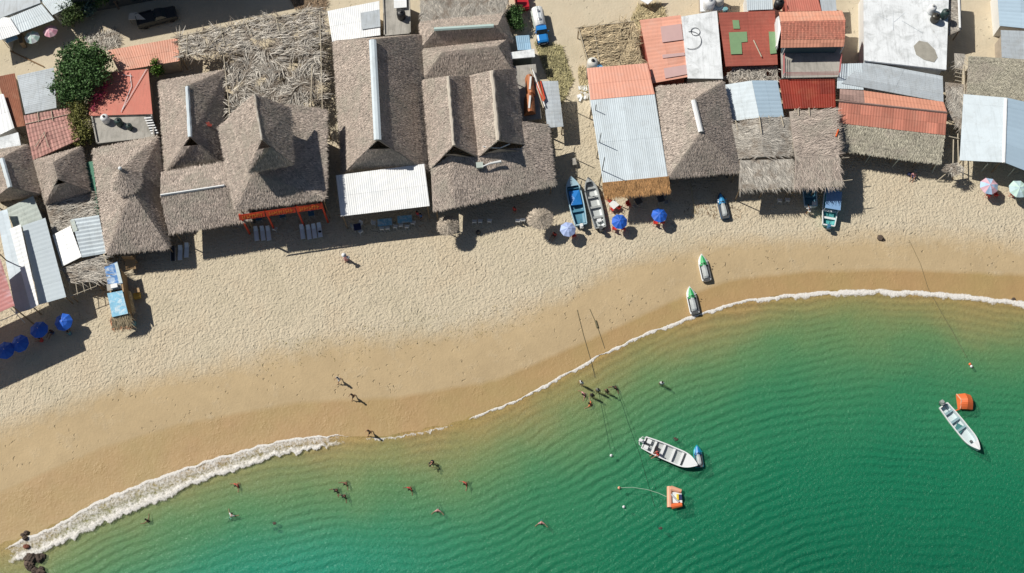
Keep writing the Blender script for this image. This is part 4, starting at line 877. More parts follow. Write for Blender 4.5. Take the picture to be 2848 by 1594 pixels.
thatch(r, [[(310,880,2.4),(360,868,2.4),(368,904,1.5),(312,912,1.5)], [(356,808,2.4),(366,868,2.4),(372,866,1.6),(362,812,1.6)]], 'straw_skirt', M('straw_frond', (.52, .42, .27)), dens=40, L=(.4,.9), tv=.35, jit=.35, thick=.05, down=[None, None])
r = empty('plank_screen', 'orange brown plank screen under the corner of the large thatched hut', 'screen', P(358, 745, 0))
MB().box(P(360, 722, 1.3), (1.3, .12, 2.2)).build('panel', PLANK, r); MB().slab([P(346,712,1.6), P(376,708,1.6), P(378,748,.9), P(350,750,.9)], .05).build('ramp', PLANK, r)
print('buildings done', len(COL.objects))
# ================================================================ trees and plants
def tree(name, label, cat, base, blobs, n, size, mat, part='crown', trunk_r=.22, tv=.35, group=None, trunk=True):
    """base (px,py) of the trunk; blobs (px,py,z,r) of the crown; many small leaves grouped in clumps"""
    bp_ = P(base[0], base[1], 0); r = empty(name, label, cat, bp_, group)
    C_ = [np.r_[P(b[0], b[1], b[2]), b[3]] for b in blobs]
    if trunk:
        mb = MB(); z1 = min(c[2] - c[3] * .3 for c in C_); top = np.array((bp_[0], bp_[1], max(.6, z1 * .7)))
        mb.tube(bp_ - (0, 0, .3), top, trunk_r, trunk_r * .75, n=9)
        for c in C_:
            mid = top * .5 + c[:3] * .5 + rng.normal(0, .15, 3); mb.tube(top, mid, trunk_r * .6, trunk_r * .4).tube(mid, c[:3], trunk_r * .4, trunk_r * .15)
            for k in range(4):
                e = c[:3] + unit(rng.normal(0, 1, 3)) * c[3] * .8; mb.tube(c[:3], e, trunk_r * .18, .02, n=5)
        mb.build('trunk', BARK, r)
    vol = np.array([c[3] ** 2.4 for c in C_]); vol /= vol.sum()
    V = []; T_ = []
    for c, k in zip(C_, vol):
        m = int(n * k); ncl = max(6, int(m / 26)); cc = rng.normal(0, 1, (ncl, 3)); cc /= np.linalg.norm(cc, axis=1)[:, None]
        cc *= (rng.random(ncl) ** .4)[:, None] * c[3] * rng.uniform(.82, 1.08, ncl)[:, None]; cc[:, 2] *= .8; ct_ = rng.normal(0, .22, ncl)
        idx = rng.integers(0, ncl, m); p = c[:3] + cc[idx] + rng.normal(0, c[3] * .085 + size * .6, (m, 3)); p[:, 2] = np.maximum(p[:, 2], .08)
        d = rng.normal(0, 1, (m, 3)); d[:, 2] *= .5; d /= np.linalg.norm(d, axis=1)[:, None]
        u = np.cross(d, rng.normal(0, 1, (m, 3))); u /= np.linalg.norm(u, axis=1)[:, None] + 1e-9
        l = rng.uniform(.7, 1.35, m)[:, None] * size; ww = l * .33
        V.append(np.stack([p, p + d * l * .5 + u * ww, p + d * l, p + d * l * .5 - u * ww], 1).reshape(-1, 3)); T_.append(ct_[idx] + rng.normal(0, tv * .5, m))
    V = np.vstack(V); q = np.arange(len(V)).reshape(-1, 4)
    np_obj(part, V, q, mat, r, np.concatenate(T_)); return r
tree('broadleaf_tree', 'big dark green tree between the grey corrugated roof and the red roofs', 'tree', (235, 320),
     [(205,160,4.2,1.8), (250,165,4.6,2.0), (215,205,4.2,1.9), (262,200,4.6,1.9), (185,225,3.6,1.3), (190,265,3.5,1.4), (225,255,3.8,1.5), (170,190,3.4,1.0), (280,165,4.2,1.1), (215,130,4.2,.9), (160,245,3.0,.8)], 17000, .26, LEAF)
tree('broadleaf_tree', 'smaller yellow green tree just below the big dark green tree', 'tree', (225, 425),
     [(222,300,3.0,1.1), (218,330,3.0,1.2), (228,362,2.7,1.15), (215,388,2.4,.9), (208,300,3,.8), (240,390,2.2,.6)], 6500, .2, LEAFY, trunk_r=.13)
tree('leafy_bush', 'bright green bush beside the corrugated shed near the top left', 'bush', (205, 75),
     [(195,25,2.2,1.3), (190,50,1.8,1.1), (215,35,2.0,1.0), (222,10,2.0,1.1), (205,-10,2.2,1.2)], 6000, .2, LEAFB, trunk_r=.1)
tree('leafy_bush', 'blue green shrub in shade right of the bright green bush', 'bush', (252, 45), [(248,18,1.6,.8), (240,30,1.3,.5)], 1300, .3, PALML, trunk_r=.06)
tree('climbing_plant', 'pink flowering creeper spilling from the big tree onto the red roof', 'plant', (290, 305), [(285,240,3.2,.7), (268,275,3.2,.8), (262,300,3.2,.5), (290,262,3.2,.4)], 900, .14, M('bougainvillea', (.38, .03, .09), .8, .3), trunk_r=.04)
tree('leafy_bush', 'small green plant growing between the orange and red roofs', 'bush', (436, 200), [(435,188,2.4,.7), (430,170,3.0,.4), (442,200,1.6,.5)], 1500, .17, M('leaf_fresh', (.10, .20, .02), .7, .3), trunk_r=.04)
tree('leafy_bush', 'dark green bush beside the small red truck', 'bush', (1438, 80), [(1430,35,1.6,1.0), (1434,58,1.4,.9), (1442,72,1.1,.6), (1425,50,1.2,.7)], 4500, .2, LEAF, trunk_r=.07)
tree('broadleaf_tree', 'dark tree in the shade of the tall building at the top', 'tree', (330, 25), [(300,-30,3.0,1.5), (280,-10,2.4,1.2), (335,-35,3.2,1.3)], 3500, .26, LEAF, trunk_r=.12)
def litter(name, label, quad, n, L, wd, mat, cat, z=.03, jit=3.0, lift=(.0, .25)):
    V0 = [0, []]; Fc = []; T_ = []
    q = [G(*p) + (0, 0, z) for p in quad]; c = sum(q) / len(q)
    ar = sum(np.linalg.norm(np.cross(q[i] - q[0], q[i + 1] - q[0])) / 2 for i in range(1, len(q) - 1))
    for i in range(1, len(q) - 1): strands(V0, Fc, T_, (q[0], q[i], q[i + 1]), n / ar / 2, L, wd, lift, np.array((1., .2, 0)), jit, .4)
    o = np_obj(name, np.vstack(V0[1]), np.vstack(Fc), mat, None, np.concatenate(T_)); return tag(o, label, cat, kind='stuff')
litter('dry_scrub', 'dry straw scrub and litter along the alley below the tanker truck', [(1485,120),(1560,130),(1592,225),(1560,290),(1520,215),(1500,160)], 3000, (.15,.6), (.03,.08), M('scrub', (.40, .36, .19), .9, .4, 2, dirt=(.16,.15,.07), dirt_amt=.8), 'scrub')
litter('dry_leaves', 'straw heap around the frond shelter and the salmon roof', [(1770,20),(1835,10),(1850,45),(1790,60),(1768,160),(1752,60)], 2200, (.2,.8), (.03,.07), STRAW, 'straw')
litter('dry_leaves', 'loose straw beside the left edge of the orange store roof', [(1606,190),(1636,186),(1642,270),(1612,262)], 700, (.2,.7), (.03,.07), STRAW, 'straw')
litter('dry_leaves', 'fallen palm leaves on the sand under the top left trees', [(225,105),(320,88),(335,118),(300,140),(250,125)], 900, (.3,1.), (.03,.07), FROND, 'leaves')
litter('dry_leaves', 'branches and dry leaves beside the top edge right of the dark building', [(800,-10),(905,-12),(905,20),(820,24)], 900, (.3,.9), (.03,.07), M('brushwood', (.28,.2,.13), .9, .3), 'leaves')
litter('seaweed', 'dry litter beside the booth and under the straw skirt', [(305,890),(362,885),(370,912),(312,918)], 350, (.2,.5), (.03,.06), BRICKO, 'litter')

litter('driftwood', 'thin driftwood and litter scattered across the middle of the dry beach', [(1900,560),(2060,580),(2060,610),(1900,600)], 90, (.2,.6), (.03,.06), M('driftwood', (.25,.17,.10), .9, .3), 'driftwood', lift=(0,.05))
litter('wrack', 'dark specks of wrack where dry sand meets damp sand in the centre', [(700,960),(1000,930),(1500,830),(1520,890),(1050,1000),(720,1040)], 260, (.06,.2), (.03,.07), M('dry_weed', (.30,.25,.10)), 'wrack', lift=(0,.03))
# ================================================================ repeated small things (prototypes, then copies)
def parasol(name, label, mat, mat2=None, rad=.95, h=2.15, panels=8, group='parasols on the sand'):
    r = empty(name, label, 'parasol', group=group); mb = MB(); mb2 = MB()
    for k in range(panels):
        a0, a1 = 2 * math.pi * k / panels, 2 * math.pi * (k + 1) / panels; am = (a0 + a1) / 2
        e0 = (rad * math.cos(a0), rad * math.sin(a0), h - .42); e1 = (rad * math.cos(a1), rad * math.sin(a1), h - .42); em = (rad * .93 * math.cos(am), rad * .93 * math.sin(am), h - .47)
        m0 = (rad * .5 * math.cos(a0), rad * .5 * math.sin(a0), h - .13); m1 = (rad * .5 * math.cos(a1), rad * .5 * math.sin(a1), h - .13); mm = (rad * .49 * math.cos(am), rad * .49 * math.sin(am), h - .17)
        V = [(0, 0, h), m0, mm, m1, e0, em, e1]; V += [(x, y, z - .02) for x, y, z in V]
        (mb if (k % 2 == 0 or not mat2) else mb2).add(V, [(0, 1, 2), (0, 2, 3), (1, 4, 5, 2), (2, 5, 6, 3), (9, 8, 7), (10, 9, 7), (9, 12, 11, 8), (10, 13, 12, 9), (4, 11, 12, 5), (5, 12, 13, 6)], random.uniform(-.12, .12))
        mbr = MB()
    mb.build('canopy', mat, r)
    if mat2: mb2.build('canopy_panels', mat2, r)
    MB().tube((0, 0, -.3), (0, 0, h + .12), .025).build('pole', WPL, r)
    ri = MB()
    for k in range(panels):
        a0 = 2 * math.pi * k / panels; ri.tube((0, 0, h - .06), (rad * .97 * math.cos(a0), rad * .97 * math.sin(a0), h - .45), .01, n=4)
    ri.build('ribs', WPL, r); return r
def at_z(px, py, z): p = P(px, py, z); return (p[0], p[1], float(gz(p[0], p[1])))
pb = parasol('beach_parasol', '', BLUEU)
bl = [(1722,611,.3,'blue parasol shading two red chairs, right of the dark boat'), (1832,597,.1,'blue parasol at the shade edge, right of the other sunlit blue parasol'),
      (177,889,.2,'blue parasol nearest the booth, with light patches on its cloth'), (105,918,.5,'blue parasol beside the red clothed person in the lower left shade'), (58,950,.0,'dark blue parasol third from the booth in the shade'), (10,972,.3,'dark blue parasol cut by the left edge')]
for i, (x, y, a, lb) in enumerate(bl):
    o = pb if i == 0 else copy_tree(pb); place(o, at_z(x, y, 2.15), a, lb, sc=1.0 if i < 2 else 1.1, rx=(.05, -.06, .10, -.05, .08, .03)[i], ry=(.03, .08, -.06, .05, -.09, .04)[i])
o = parasol('beach_parasol', 'pale blue parasol at the stern of the blue boat', UBW, rad=.95); place(o, at_z(1580, 634, 2.15), .2)
o = parasol('beach_parasol', 'pink and pale blue parasol near the right edge', UPINK, M('sky_panel', (.42, .60, .82), .6, .05), rad=1.1); place(o, at_z(2756, 512, 2.3), .2)
o = parasol('beach_parasol', 'mint green parasol cut by the right edge', UGREEN, M('mint_panel', (.50, .68, .72), .6, .05), rad=1.15); place(o, at_z(2838, 520, 2.3), .4)
o = parasol('market_parasol', 'pink parasol at the corner of the market stall, top left', UPINK, M('rose_panel', (.75, .36, .46), .6, .05), rad=.9); place(o, at_z(137, 82, 2.1), .1)
o = parasol('market_parasol', 'white and mint parasol between the blue tarp and the pink parasol', M('white_canvas', (.72, .76, .76), .6, .05), UGREEN, rad=.95); place(o, at_z(86, 99, 2.1), .1)

def palm_parasol(label, px, py, sx, sy, h=2.6):
    p = at_z(px, py, h); r = empty('palm_parasol', label, 'palm parasol', p, 'round thatched sunshades')
    an = np.linspace(0, 2 * math.pi, 13); fs = []; top = np.array((p[0], p[1], h + .45))
    for k in range(12):
        fs.append([top, np.array((p[0] + sx * math.cos(an[k]), p[1] + sy * math.sin(an[k]), h - .15)), np.array((p[0] + sx * math.cos(an[k + 1]), p[1] + sy * math.sin(an[k + 1]), h - .15))])
    thatch(r, fs, 'thatch_cap', M('thatch_brown', (.44, .375, .30), .95, .2, 1), px=False, dens=50, L=(.2,.42), wd=(.04,.08), jit=.4, tv=.35, thick=.1)
    MB().tube((p[0], p[1], -.2), (p[0], p[1], h + .3), .08).build('post', WOOD, r); return r
palm_parasol('round thatched sunshade left of the twin ridge hut front', 1246, 626, 1.15, 1.1)
palm_parasol('round thatched sunshade beside the blue boat', 1503, 607, 1.4, 1.2)

def lounger(label, seat_mat, group='sun loungers in rows in the shade'):
    r = empty('sun_lounger', label, 'sun lounger', group=group)
    MB().box((0, -.3, .32), (.46, 1.25, .05)).build('seat', seat_mat, r)
    a = R(28); m = np.array(((1, 0, 0), (0, math.cos(a), -math.sin(a)), (0, math.sin(a), math.cos(a))))
    MB().box((0, .60, .45), (.46, .66, .05), R_=m).build('backrest', seat_mat, r)
    f = MB(); f.box((-.25, 0, .3), (.04, 1.8, .07)).box((.25, 0, .3), (.04, 1.8, .07)); f.build('frame', WPL, r)
    for x, y in ((-.24, -.8), (.24, -.8), (-.24, .7), (.24, .7)): MB().box((x, y, .14), (.06, .06, .3)).build('leg', WPL, r)
    return r
l0 = lounger('', M('lounger_white', (.84, .90, .94), .45, .04))
sp = [(714,653,'left lounger of the row of three'), (732,652,'middle lounger of the row of three'), (748,652,'right lounger of the row of three'),
      (842,648,'leftmost lounger of the row of four'), (860,649,'second from left lounger of the row of four'), (875,646,'third from left lounger of the row of four'), (890,643,'rightmost lounger of the row of four, with a dark thing on it'),
      (503,706,'pale lounger beside the black lounger'), (521,699,'pale lounger right of the pale one next to the black lounger')]
for i, (x, y, lb) in enumerate(sp):
    o = l0 if i == 0 else copy_tree(l0); place(o, G(x, y), R(10) if i < 7 else R(3), 'pale blue ' + lb if i < 7 else lb, sc=.98)
place(lounger('black lounger left of the two pale loungers near the large hut', M('lounger_black', (.03, .035, .045), .6, .1)), G(483, 708), R(6))
tag(MB().ball(G(891, 648) + (0, 0, .42), .17, sc=(1.2, .8, .5)).build('towel', C_BLACK, None, True), 'dark bundled towel on the rightmost lounger of four', 'towel')

def chair(label, m, group, arm=True, name='plastic_chair'):
    r = empty(name, label, 'chair', group=group)
    MB().box((0, 0, .43), (.46, .44, .04)).build('seat', m, r)
    a = R(78); mm = np.array(((1, 0, 0), (0, math.cos(a), -math.sin(a)), (0, math.sin(a), math.cos(a))))
    MB().box((0, .24, .66), (.46, .46, .035), R_=mm).build('backrest', m, r)
    for x in (-.2, .2):
        for y in (-.19, .2): MB().tube((x * 1.1, y * 1.1, 0), (x, y, .42), .025, n=5).build('leg', m, r)
    if arm:
        for x in (-.25, .25): MB().path([(x, -.2, .43), (x, -.2, .64), (x, .22, .66)], .022, 5).build('armrest', m, r)
    return r
def table(label, m, size=(.85, .85), group=None, name='table', h=.74, legm=None):
    r = empty(name, label, 'table', group=group)
    MB().box((0, 0, h), (size[0], size[1], .04)).build('tabletop', m, r)
    for x in (-1, 1):
        for y in (-1, 1): MB().tube((x * size[0] * .42, y * size[1] * .42, 0), (x * size[0] * .4, y * size[1] * .4, h - .02), .025, n=5).build('leg', legm or WPL, r)
    return r
cw = chair('', WPL, 'white plastic chairs at the tables in the shade')
lbw = ['white chair at the left end of the long blue tables', 'white chair below the left blue table, first from the left', 'white chair below the left blue table, second from the left', 'white chair in the gap between the two blue tables', 'white chair below the right blue table, at its left corner', 'white chair below the right blue table, at its middle', 'white chair at the right end of the blue tables']
for i, (x, y, a) in enumerate([(1041,624,1.4), (1064,639,3.1), (1079,638,3.2), (1101,634,3.0), (1116,630,3.2), (1133,634,3.1), (1150,623,2.9)]):
    o = cw if i == 0 else copy_tree(cw); place(o, G(x, y), a, lbw[i])
ct0 = table('blue covered table, left of the pair under the white awning', MURAL2, (1.7, .9)); place(ct0, G(1072, 625), .12)
o = copy_tree(ct0); place(o, G(1127, 616), .1, 'blue covered table, right of the pair under the white awning')
t1 = table('small dark table with white chairs, left of the white awning front', NAVY); place(t1, G(996, 638), .2)
for x, y, a, lb in ((985,634,1.8,'white chair left of the small dark table'), (1003,627,-.5,'white chair above the small dark table, with a teal curve'), (1004,648,3.8,'white chair below right of the small dark table')): place(copy_tree(cw), G(x, y), a, lb)
for x, y, a, lb in ((766,640,2.9,'white chair under the left part of the red sign'), (789,598,3.,'white chair under the middle of the red sign'), (866,588,2.7,'white chair under the right part of the red sign'), (1320,620,3.1,'grey white chair left in the shade before the twin ridge hut'), (1336,619,3.1,'grey white chair second in the shade before the twin ridge hut'), (1362,618,3.0,'grey white chair right of the pair before the twin ridge hut'), (1440,618,3.1,'grey white chair left of the right round sunshade'), (1454,616,3.2,'grey white chair touching the right round sunshade'), (2166,562,3.1,'dark shaded white chair under the ragged shelter, left'), (2188,560,3.1,'dark shaded white chair under the ragged shelter, right')):
    place(copy_tree(cw), G(x, y), a, lb)
tb = table('small blue table in the shade under the left part of the red sign', BLUEH, (.7, .7)); place(tb, G(722, 612), .2)
place(copy_tree(tb), G(788, 605), .2, 'small blue table in the shade under the middle of the red sign')
place(copy_tree(tb), G(868, 600), .2, 'small blue table in the shade under the right part of the red sign')
tag(MB().lathe([(.25, 0), (.28, .25), (.2, .5)], G(1330, 648)).build('bucket', BLACK), 'black bucket on the sand before the twin ridge hut', 'bucket')
cr = chair('', REDP, 'red beach chairs', name='beach_chair')
rl = [(1595,658,.2,'red chair under the pale blue parasol beside the blue boat'), (1708,640,3.0,'left red chair below the left sunlit blue parasol'), (1732,639,3.2,'right red chair below the left sunlit blue parasol'), (1822,624,3.0,'left red chair below the right sunlit blue parasol'), (1840,621,3.3,'right red chair below the right sunlit blue parasol'),
      (1695,561,.6,'red chair left of the white table by the orange thatch fringe'), (1719,581,2.6,'red chair below the white table by the orange thatch fringe'), (1702,586,2.3,'brownish red chair below left of the white table'), (2745,546,2.8,'orange red chair below the pink and pale blue parasol, left'), (2766,545,3.2,'red chair below the pink and pale blue parasol, right'), (2812,544,1.2,'orange red chair left of the mint green parasol'), (1746,572,.4,'red chair in the shade edge under the orange thatch fringe')]
for i, (x, y, a, lb) in enumerate(rl):
    o = cr if i == 0 else copy_tree(cr); place(o, G(x, y), a, lb)
tt = table('white square table by red chairs under the orange thatch fringe', WPL, (.9, .9)); place(tt, G(1706, 576), .7)
tg = table('round grey table in dark shade under the orange thatch fringe', DGREY, (.8, .8)); place(tg, G(1774, 566), .5)
o = copy_tree(tg); place(o, G(1836, 560), .3, 'dark table in the shade behind the right sunlit blue parasol')
cg = chair('', M('grey_plastic', (.30, .31, .32), .5, .1), 'grey chairs in the shade of the orange thatch fringe')
for i, (x, y, a, lb) in enumerate(((1765,578,2.4,'pale grey chair below the round grey table'), (1782,556,.3,'grey chair above right of the round grey table'), (1829,549,.2,'grey chair above the dark table, left'), (1846,549,-.3,'grey chair above the dark table, right'), (1853,566,-1.5,'grey chair right of the dark table'))):
    o = cg if i == 0 else copy_tree(cg); place(o, G(x, y), a, lb)
tag(MB().ball(G(2529, 487) + (0, 0, .3), .28, sc=(1.3, .9, .8)).build('bag', NAVY, None, True), 'dark bag at the shade edge beside the seated person, right', 'bag')
tag(MB().lathe([(.2, 0), (.24, .3), (.16, .42)], G(2544, 478)).build('bucket', M('grey_plastic', (.30, .31, .32))), 'grey bucket beside the seated person, right', 'bucket')
o = tag(MB().box(G(384, 826) + (0, 0, .35), (.75, .62, .5), rz=.2).build('crate', YEL), 'yellow crate on the sand right of the booth', 'crate')
tag(MB().slab([P(371,803,.9), P(386,800,.9), P(389,812,.9), P(374,815,.9)], .12).build('stool', PLANK), 'brown wooden stool top behind the yellow crate', 'stool')
tag(MB().box(G(374, 902) + (0, 0, .3), (.45, .4, .5)).build('cool_box', M('teal_plastic', (.2, .42, .45), .5, .1)), 'teal cool box in the shade right of the booth', 'cool box')
tag(MB().box(G(365, 830) + (0, 0, .3), (.4, .5, .5)).build('bin', M('grey_plastic', (.30, .31, .32))), 'grey bin in the shade left of the yellow crate', 'bin')

# ---------------------------------------------------------------- tanks
def tank(label, px, py, z0, r_, h, m, lid=BLACK, cat='water tank'):
    p = P(px, py, z0); r = empty('water_tank', label, cat, p, 'rooftop water tanks')
    q = (p[0], p[1], z0)
    MB().lathe([(r_ * .97, 0), (r_, h * .15), (r_ * .97, h * .2), (r_, h * .45), (r_ * .97, h * .5), (r_, h * .75), (r_ * .85, h * .86), (r_ * .4, h * .97)], q, 20).build('tank_body', m, r, True)
    MB().lathe([(r_ * .3, h * .95), (r_ * .3, h * 1.05), (r_ * .2, h * 1.08)], q, 12).build('lid', lid, r, True); return r
tank('cream water tank with a black lid at the corner of the orange store roof', 1647, 186, 2.0, .68, 1.5, M('cream_plastic', (.70, .68, .62), .45, .05))
MBs = empty('tank_stand', 'block stand under the cream water tank', 'stand', P(1647, 186, 0)); q = P(1647, 186, 2.0)
MB().box((q[0], q[1], .98), (1.3, 1.2, 2.0)).build('block', WALL, MBs)
r = empty('blue_barrel', 'open blue barrel next to the cream water tank', 'barrel', P(1667, 193, 3.1)); q = P(1668, 194, 3.1)
MB().lathe([(.34, 0), (.38, .3), (.36, .55), (.3, .55), (.28, .35)], q, 16).build('barrel_body', M('barrel_blue', (.04, .3, .6), .4, .05), r, True)
MB().lathe([(.31, .44), (.3, .46)], q, 16).build('water_surface', BLUEM, r)
tank('white round tank on the cluttered concrete terrace, left', 296, 336, 2.65, .5, 1.1, WPL)
tank('dark tank among clutter on the concrete terrace', 334, 345, 2.65, .45, 1.1, M('dark_green_plastic', (.03, .06, .055), .5, .1))
tank('dark leaning tank on the concrete terrace, right of the other dark tank', 362, 356, 2.65, .36, .8, M('dark_green_plastic', (.03, .06, .055)))
tank('black round tank on the grey terrace right of the bright white roof', 1117, 48, 3.05, .55, 1.2, BLACK)
tank('large white tank at the top edge on the pale terrace', 1970, 18, 2.85, .75, 1.5, WPL, WPL)
tank('smaller white tank right of the large white tank at the top edge', 1998, 8, 2.85, .6, 1.2, M('cream_plastic', (.70, .68, .62)), WPL)
tank('black tank at the top edge left of the pinkish red roof', 2164, 18, 3.0, .6, 1.3, BLACK)
tank('white tank with open top on the white concrete roof', 2588, 32, 3.6, .5, 1.2, WPL, M('grey_plastic', (.30, .31, .32)))
tank('brownish black tank on the white concrete roof, front one', 2598, 56, 3.6, .55, 1.1, M('dark_brown_plastic', (.045, .04, .03), .35, .1))
tank('black green tank on the right edge of the white concrete roof', 2624, 46, 3.6, .5, 1.3, M('dark_green_plastic', (.03, .06, .055)))
tag(MB().lathe([(.3, 0), (.34, .35), (.25, .5)], P(2017, 30, 3.0), 12).build('bucket', M('teal_plastic', (.2, .42, .45))), 'small turquoise bucket at the corner of the dark red roof', 'bucket')

# ---------------------------------------------------------------- boats
def hull_pts(L, W, t, z, flare=1.0, sternw=.8, full=.62):
    """half width of a long skiff at t in 0 (stern) .. 1 (bow)"""
    if t < full: wv = sternw + (1 - sternw) * math.sin(math.pi / 2 * min(1, t / (full * .75)))
    else: wv = math.cos(math.pi / 2 * ((t - full) / (1 - full)) ** 1.5) 
    return W / 2 * wv * flare
def skiff(name, label, L, W, m_hull, m_in, m_rim, benches, deck=.2, sternw=.8, cat='boat', H=.75, m_bench=None, motor=None, group='open fishing skiffs'):
    r = empty(name, label, cat, group=group); n = 22
    outer = []; inner = []; rim_o = []; 
    for k in range(n + 1):
        t = k / n; y = -L / 2 + L * t; hw = max(.02, hull_pts(L, W, t, 0, sternw=sternw)); sh = H + .35 * max(0, t - .55) ** 1.5 * 2
        kb = .0 + .35 * max(0, t - .7) ** 2 * 3
        outer.append([(-hw, y, sh), (-hw * .93, y, sh * .55), (-hw * .7, y, kb + .1), (0, y, kb), (hw * .7, y, kb + .1), (hw * .93, y, sh * .55), (hw, y, sh)])
        ti = max(.03, min(t, .965)); yi = -L / 2 + L * ti; hi = max(.02, hull_pts(L, W, ti, 0, sternw=sternw) - .09)
        inner.append([(-hi, yi, sh - .005), (-hi * .93, yi, .34), (-hi * .6, yi, .27), (0, yi, .26), (hi * .6, yi, .27), (hi * .93, yi, .34), (hi, yi, sh - .005)])
    mo = MB().loft(outer, cap=False, closed=False); mo.f.append(tuple(range(7)))
    mo.t.append(0); mo.build('hull', m_hull, r, False)
    mi = MB().loft(inner, cap=False, closed=False); mi.f = [f[::-1] for f in mi.f]; mi.f.append(tuple(range(7))[::-1]); mi.t.append(0); mi.build('cockpit', m_in, r)
    rm = MB()
    for sgn, idx in ((-1, 0), (1, 6)):
        rr = []
        for k in range(n + 1):
            o_, i_ = np.array(outer[k][idx]), np.array(inner[k][idx]); e = unit(o_ - i_ + 1e-6); rr.append([o_ + (sgn * .04, 0, .0), o_ + (sgn * .04, 0, .05), i_ + (0, 0, .055), i_ + (0, 0, 0.0)])
        rm.loft(rr)
    rm.box((0, -L / 2 + .05, H - .06), (W * sternw * .98, .14, .12)); rm.build('gunwale', m_rim, r)
    dk = [];
    for t in np.linspace(1 - deck, 1, 8):
        hw = max(.02, hull_pts(L, W, t, 0, sternw=sternw) - .03); sh = H + .35 * max(0, t - .55) ** 1.5 * 2; y = -L / 2 + L * t
        dk.append([(-hw, y, sh + .03), (0, y, sh + .09), (hw, y, sh + .03), (hw, y, sh - .03), (-hw, y, sh - .03)])
    MB().loft(dk).build('foredeck', m_rim, r)
    for b in benches:
        hw = hull_pts(L, W, b, 0, sternw=sternw) - .07; MB().box((0, -L / 2 + L * b, .56), (hw * 2, .26, .06)).box((0, -L / 2 + L * b, .42), (hw * 1.8, .12, .24)).build('bench', m_bench or m_in, r)
    if motor:
        mt = MB().box((0, -L / 2 - .28, .95), (.36, .55, .42)).lathe([(.12, 0), (.2, .06), (.17, .14)], (0, -L / 2 - .3, 1.15), 10); mm = mt.build('outboard_motor', motor, r)
        MB().box((0, -L / 2 - .25, .35), (.14, .26, .9)).build('motor_leg', DGREY, mm); MB().tube((0, -L / 2, 1.0), (.1, -L / 2 + .6, 1.05), .03).build('tiller', BLACK, mm)
    return r
def orient(o, stern, bow, z=None, L=None):
    a = G(*stern) if z is None else P(stern[0], stern[1], z); b = G(*bow) if z is None else P(bow[0], bow[1], z)
    c = (a + b) / 2; d = b - a; o.location = (c[0], c[1], (min(a[2], b[2]) if z is None else z)); o.rotation_euler = (0, 0, math.atan2(-d[0], d[1])); return np.linalg.norm(d[:2])
def plen(s, b, z=0): return float(np.linalg.norm((P(s[0], s[1], z) - P(b[0], b[1], z))[:2]))
# on the sand
S_, B_ = (1615, 632), (1586, 500); L_ = plen(S_, B_)
r = skiff('skiff', 'blue skiff on the sand with a bright blue tarp, left of the dark skiff', L_, 1.75, BLUEH, M('blue_inside', (.08, .24, .34), .5, .1), M('pale_rim', (.40, .58, .68), .4, .06), (.3, .78), motor=WPL)
MB().add([(-.62, -.55, .84), (.68, -.6, .8), (.66, 1.25, .86), (-.6, 1.3, .82), (-.1, .2, 1.02), (-.62, -.55, .74), (.68, -.6, .7), (.66, 1.25, .76), (-.6, 1.3, .72)], [(0, 1, 4), (1, 2, 4), (2, 3, 4), (3, 0, 4), (0, 5, 6, 1), (1, 6, 7, 2), (2, 7, 8, 3), (3, 8, 5, 0)]).build('tarp', BLUET, r)
orient(r, S_, B_)
S_, B_ = (1669, 640), (1634, 502); L_ = plen(S_, B_)
r = skiff('skiff', 'weathered grey skiff with a dark rim on the sand, right of the blue skiff', L_, 1.6, DGREY, GELG, M('worn_rim', (.34, .36, .36), .6, .3, 3), (.22, .42, .62, .8), deck=.1, m_bench=M('worn_rim', (.34, .36, .36)), motor=DGREY)
MB().box((.1, -L_ / 2 + 1.0, .5), (.5, .4, .3)).build('fuel_box', WPL, r); orient(r, S_, B_)
# half hidden pair at right
S_, B_ = (2300, 634), (2312, 512); L_ = plen(S_, B_)
r = skiff('skiff', 'turquoise and white skiff with a pale blue canopy on the sand', L_, 1.8, TURQ, TURQ, GEL, (.18, .34), m_bench=GEL, motor=BLUEH)
MB().slab([(-.85, -1.3, 1.95), (.95, -1.3, 1.95), (.95, 1.1, 1.95), (-.85, 1.1, 1.95)], .05).build('canopy', BLUEC, r)
for x in (-.78, .86):
    for y in (-1.2, 1.0): MB().tube((x, y, .7), (x, y, 1.93), .025).build('canopy_pole', WPL, r)
orient(r, S_, B_)
S_, B_ = (2251, 580), (2243, 490); L_ = plen(S_, B_)
r = skiff('skiff', 'white rimmed skiff with a dark blue inside, half under the ragged shelter', L_, 1.6, GEL, M('blue_inside', (.08, .24, .34)), M('pale_rim', (.40, .58, .68)), (.3, .6), sternw=.95, motor=None)
MB().box((.45, -L_ / 2 + .35, .62), (.45, .4, .35)).build('white_box', GEL, r); orient(r, S_, B_)
# afloat
S_, B_ = (1787, 1228), (1937, 1293); zb = WATER - .15; L_ = plen(S_, B_, WATER + .5)
r = skiff('skiff', 'grey white skiff afloat with several benches, beside the blue watercraft', L_, 1.75, M('hull_dark', (.06, .10, .09), .5, .1), GELG, GEL, (.2, .36, .54, .70), deck=.24, m_bench=GEL, motor=GEL)
MB().box((-.35, -L_ / 2 + .55, .62), (.5, .5, .35)).box((.4, -L_ / 2 + .45, .62), (.45, .5, .35)).build('stern_locker', GEL, r)
MB().box((.0, -L_ / 2 + 1.55, .5), (.45, .35, .3)).build('fuel_tank', BLACK, r)
for x in (-.5, .5): MB().path([(x, -L_ / 2 + .05, .75), (x, -L_ / 2 - .3, .95), (x * .4, -L_ / 2 - .45, .95)], .04).build('stern_rail', GEL, r)
orient(r, (S_[0] , S_[1]), B_, z=zb); r.location.x += 0; r.location.y -= .25
S_, B_ = (2616, 1125), (2716, 1250); L_ = plen(S_, B_, WATER + .5)
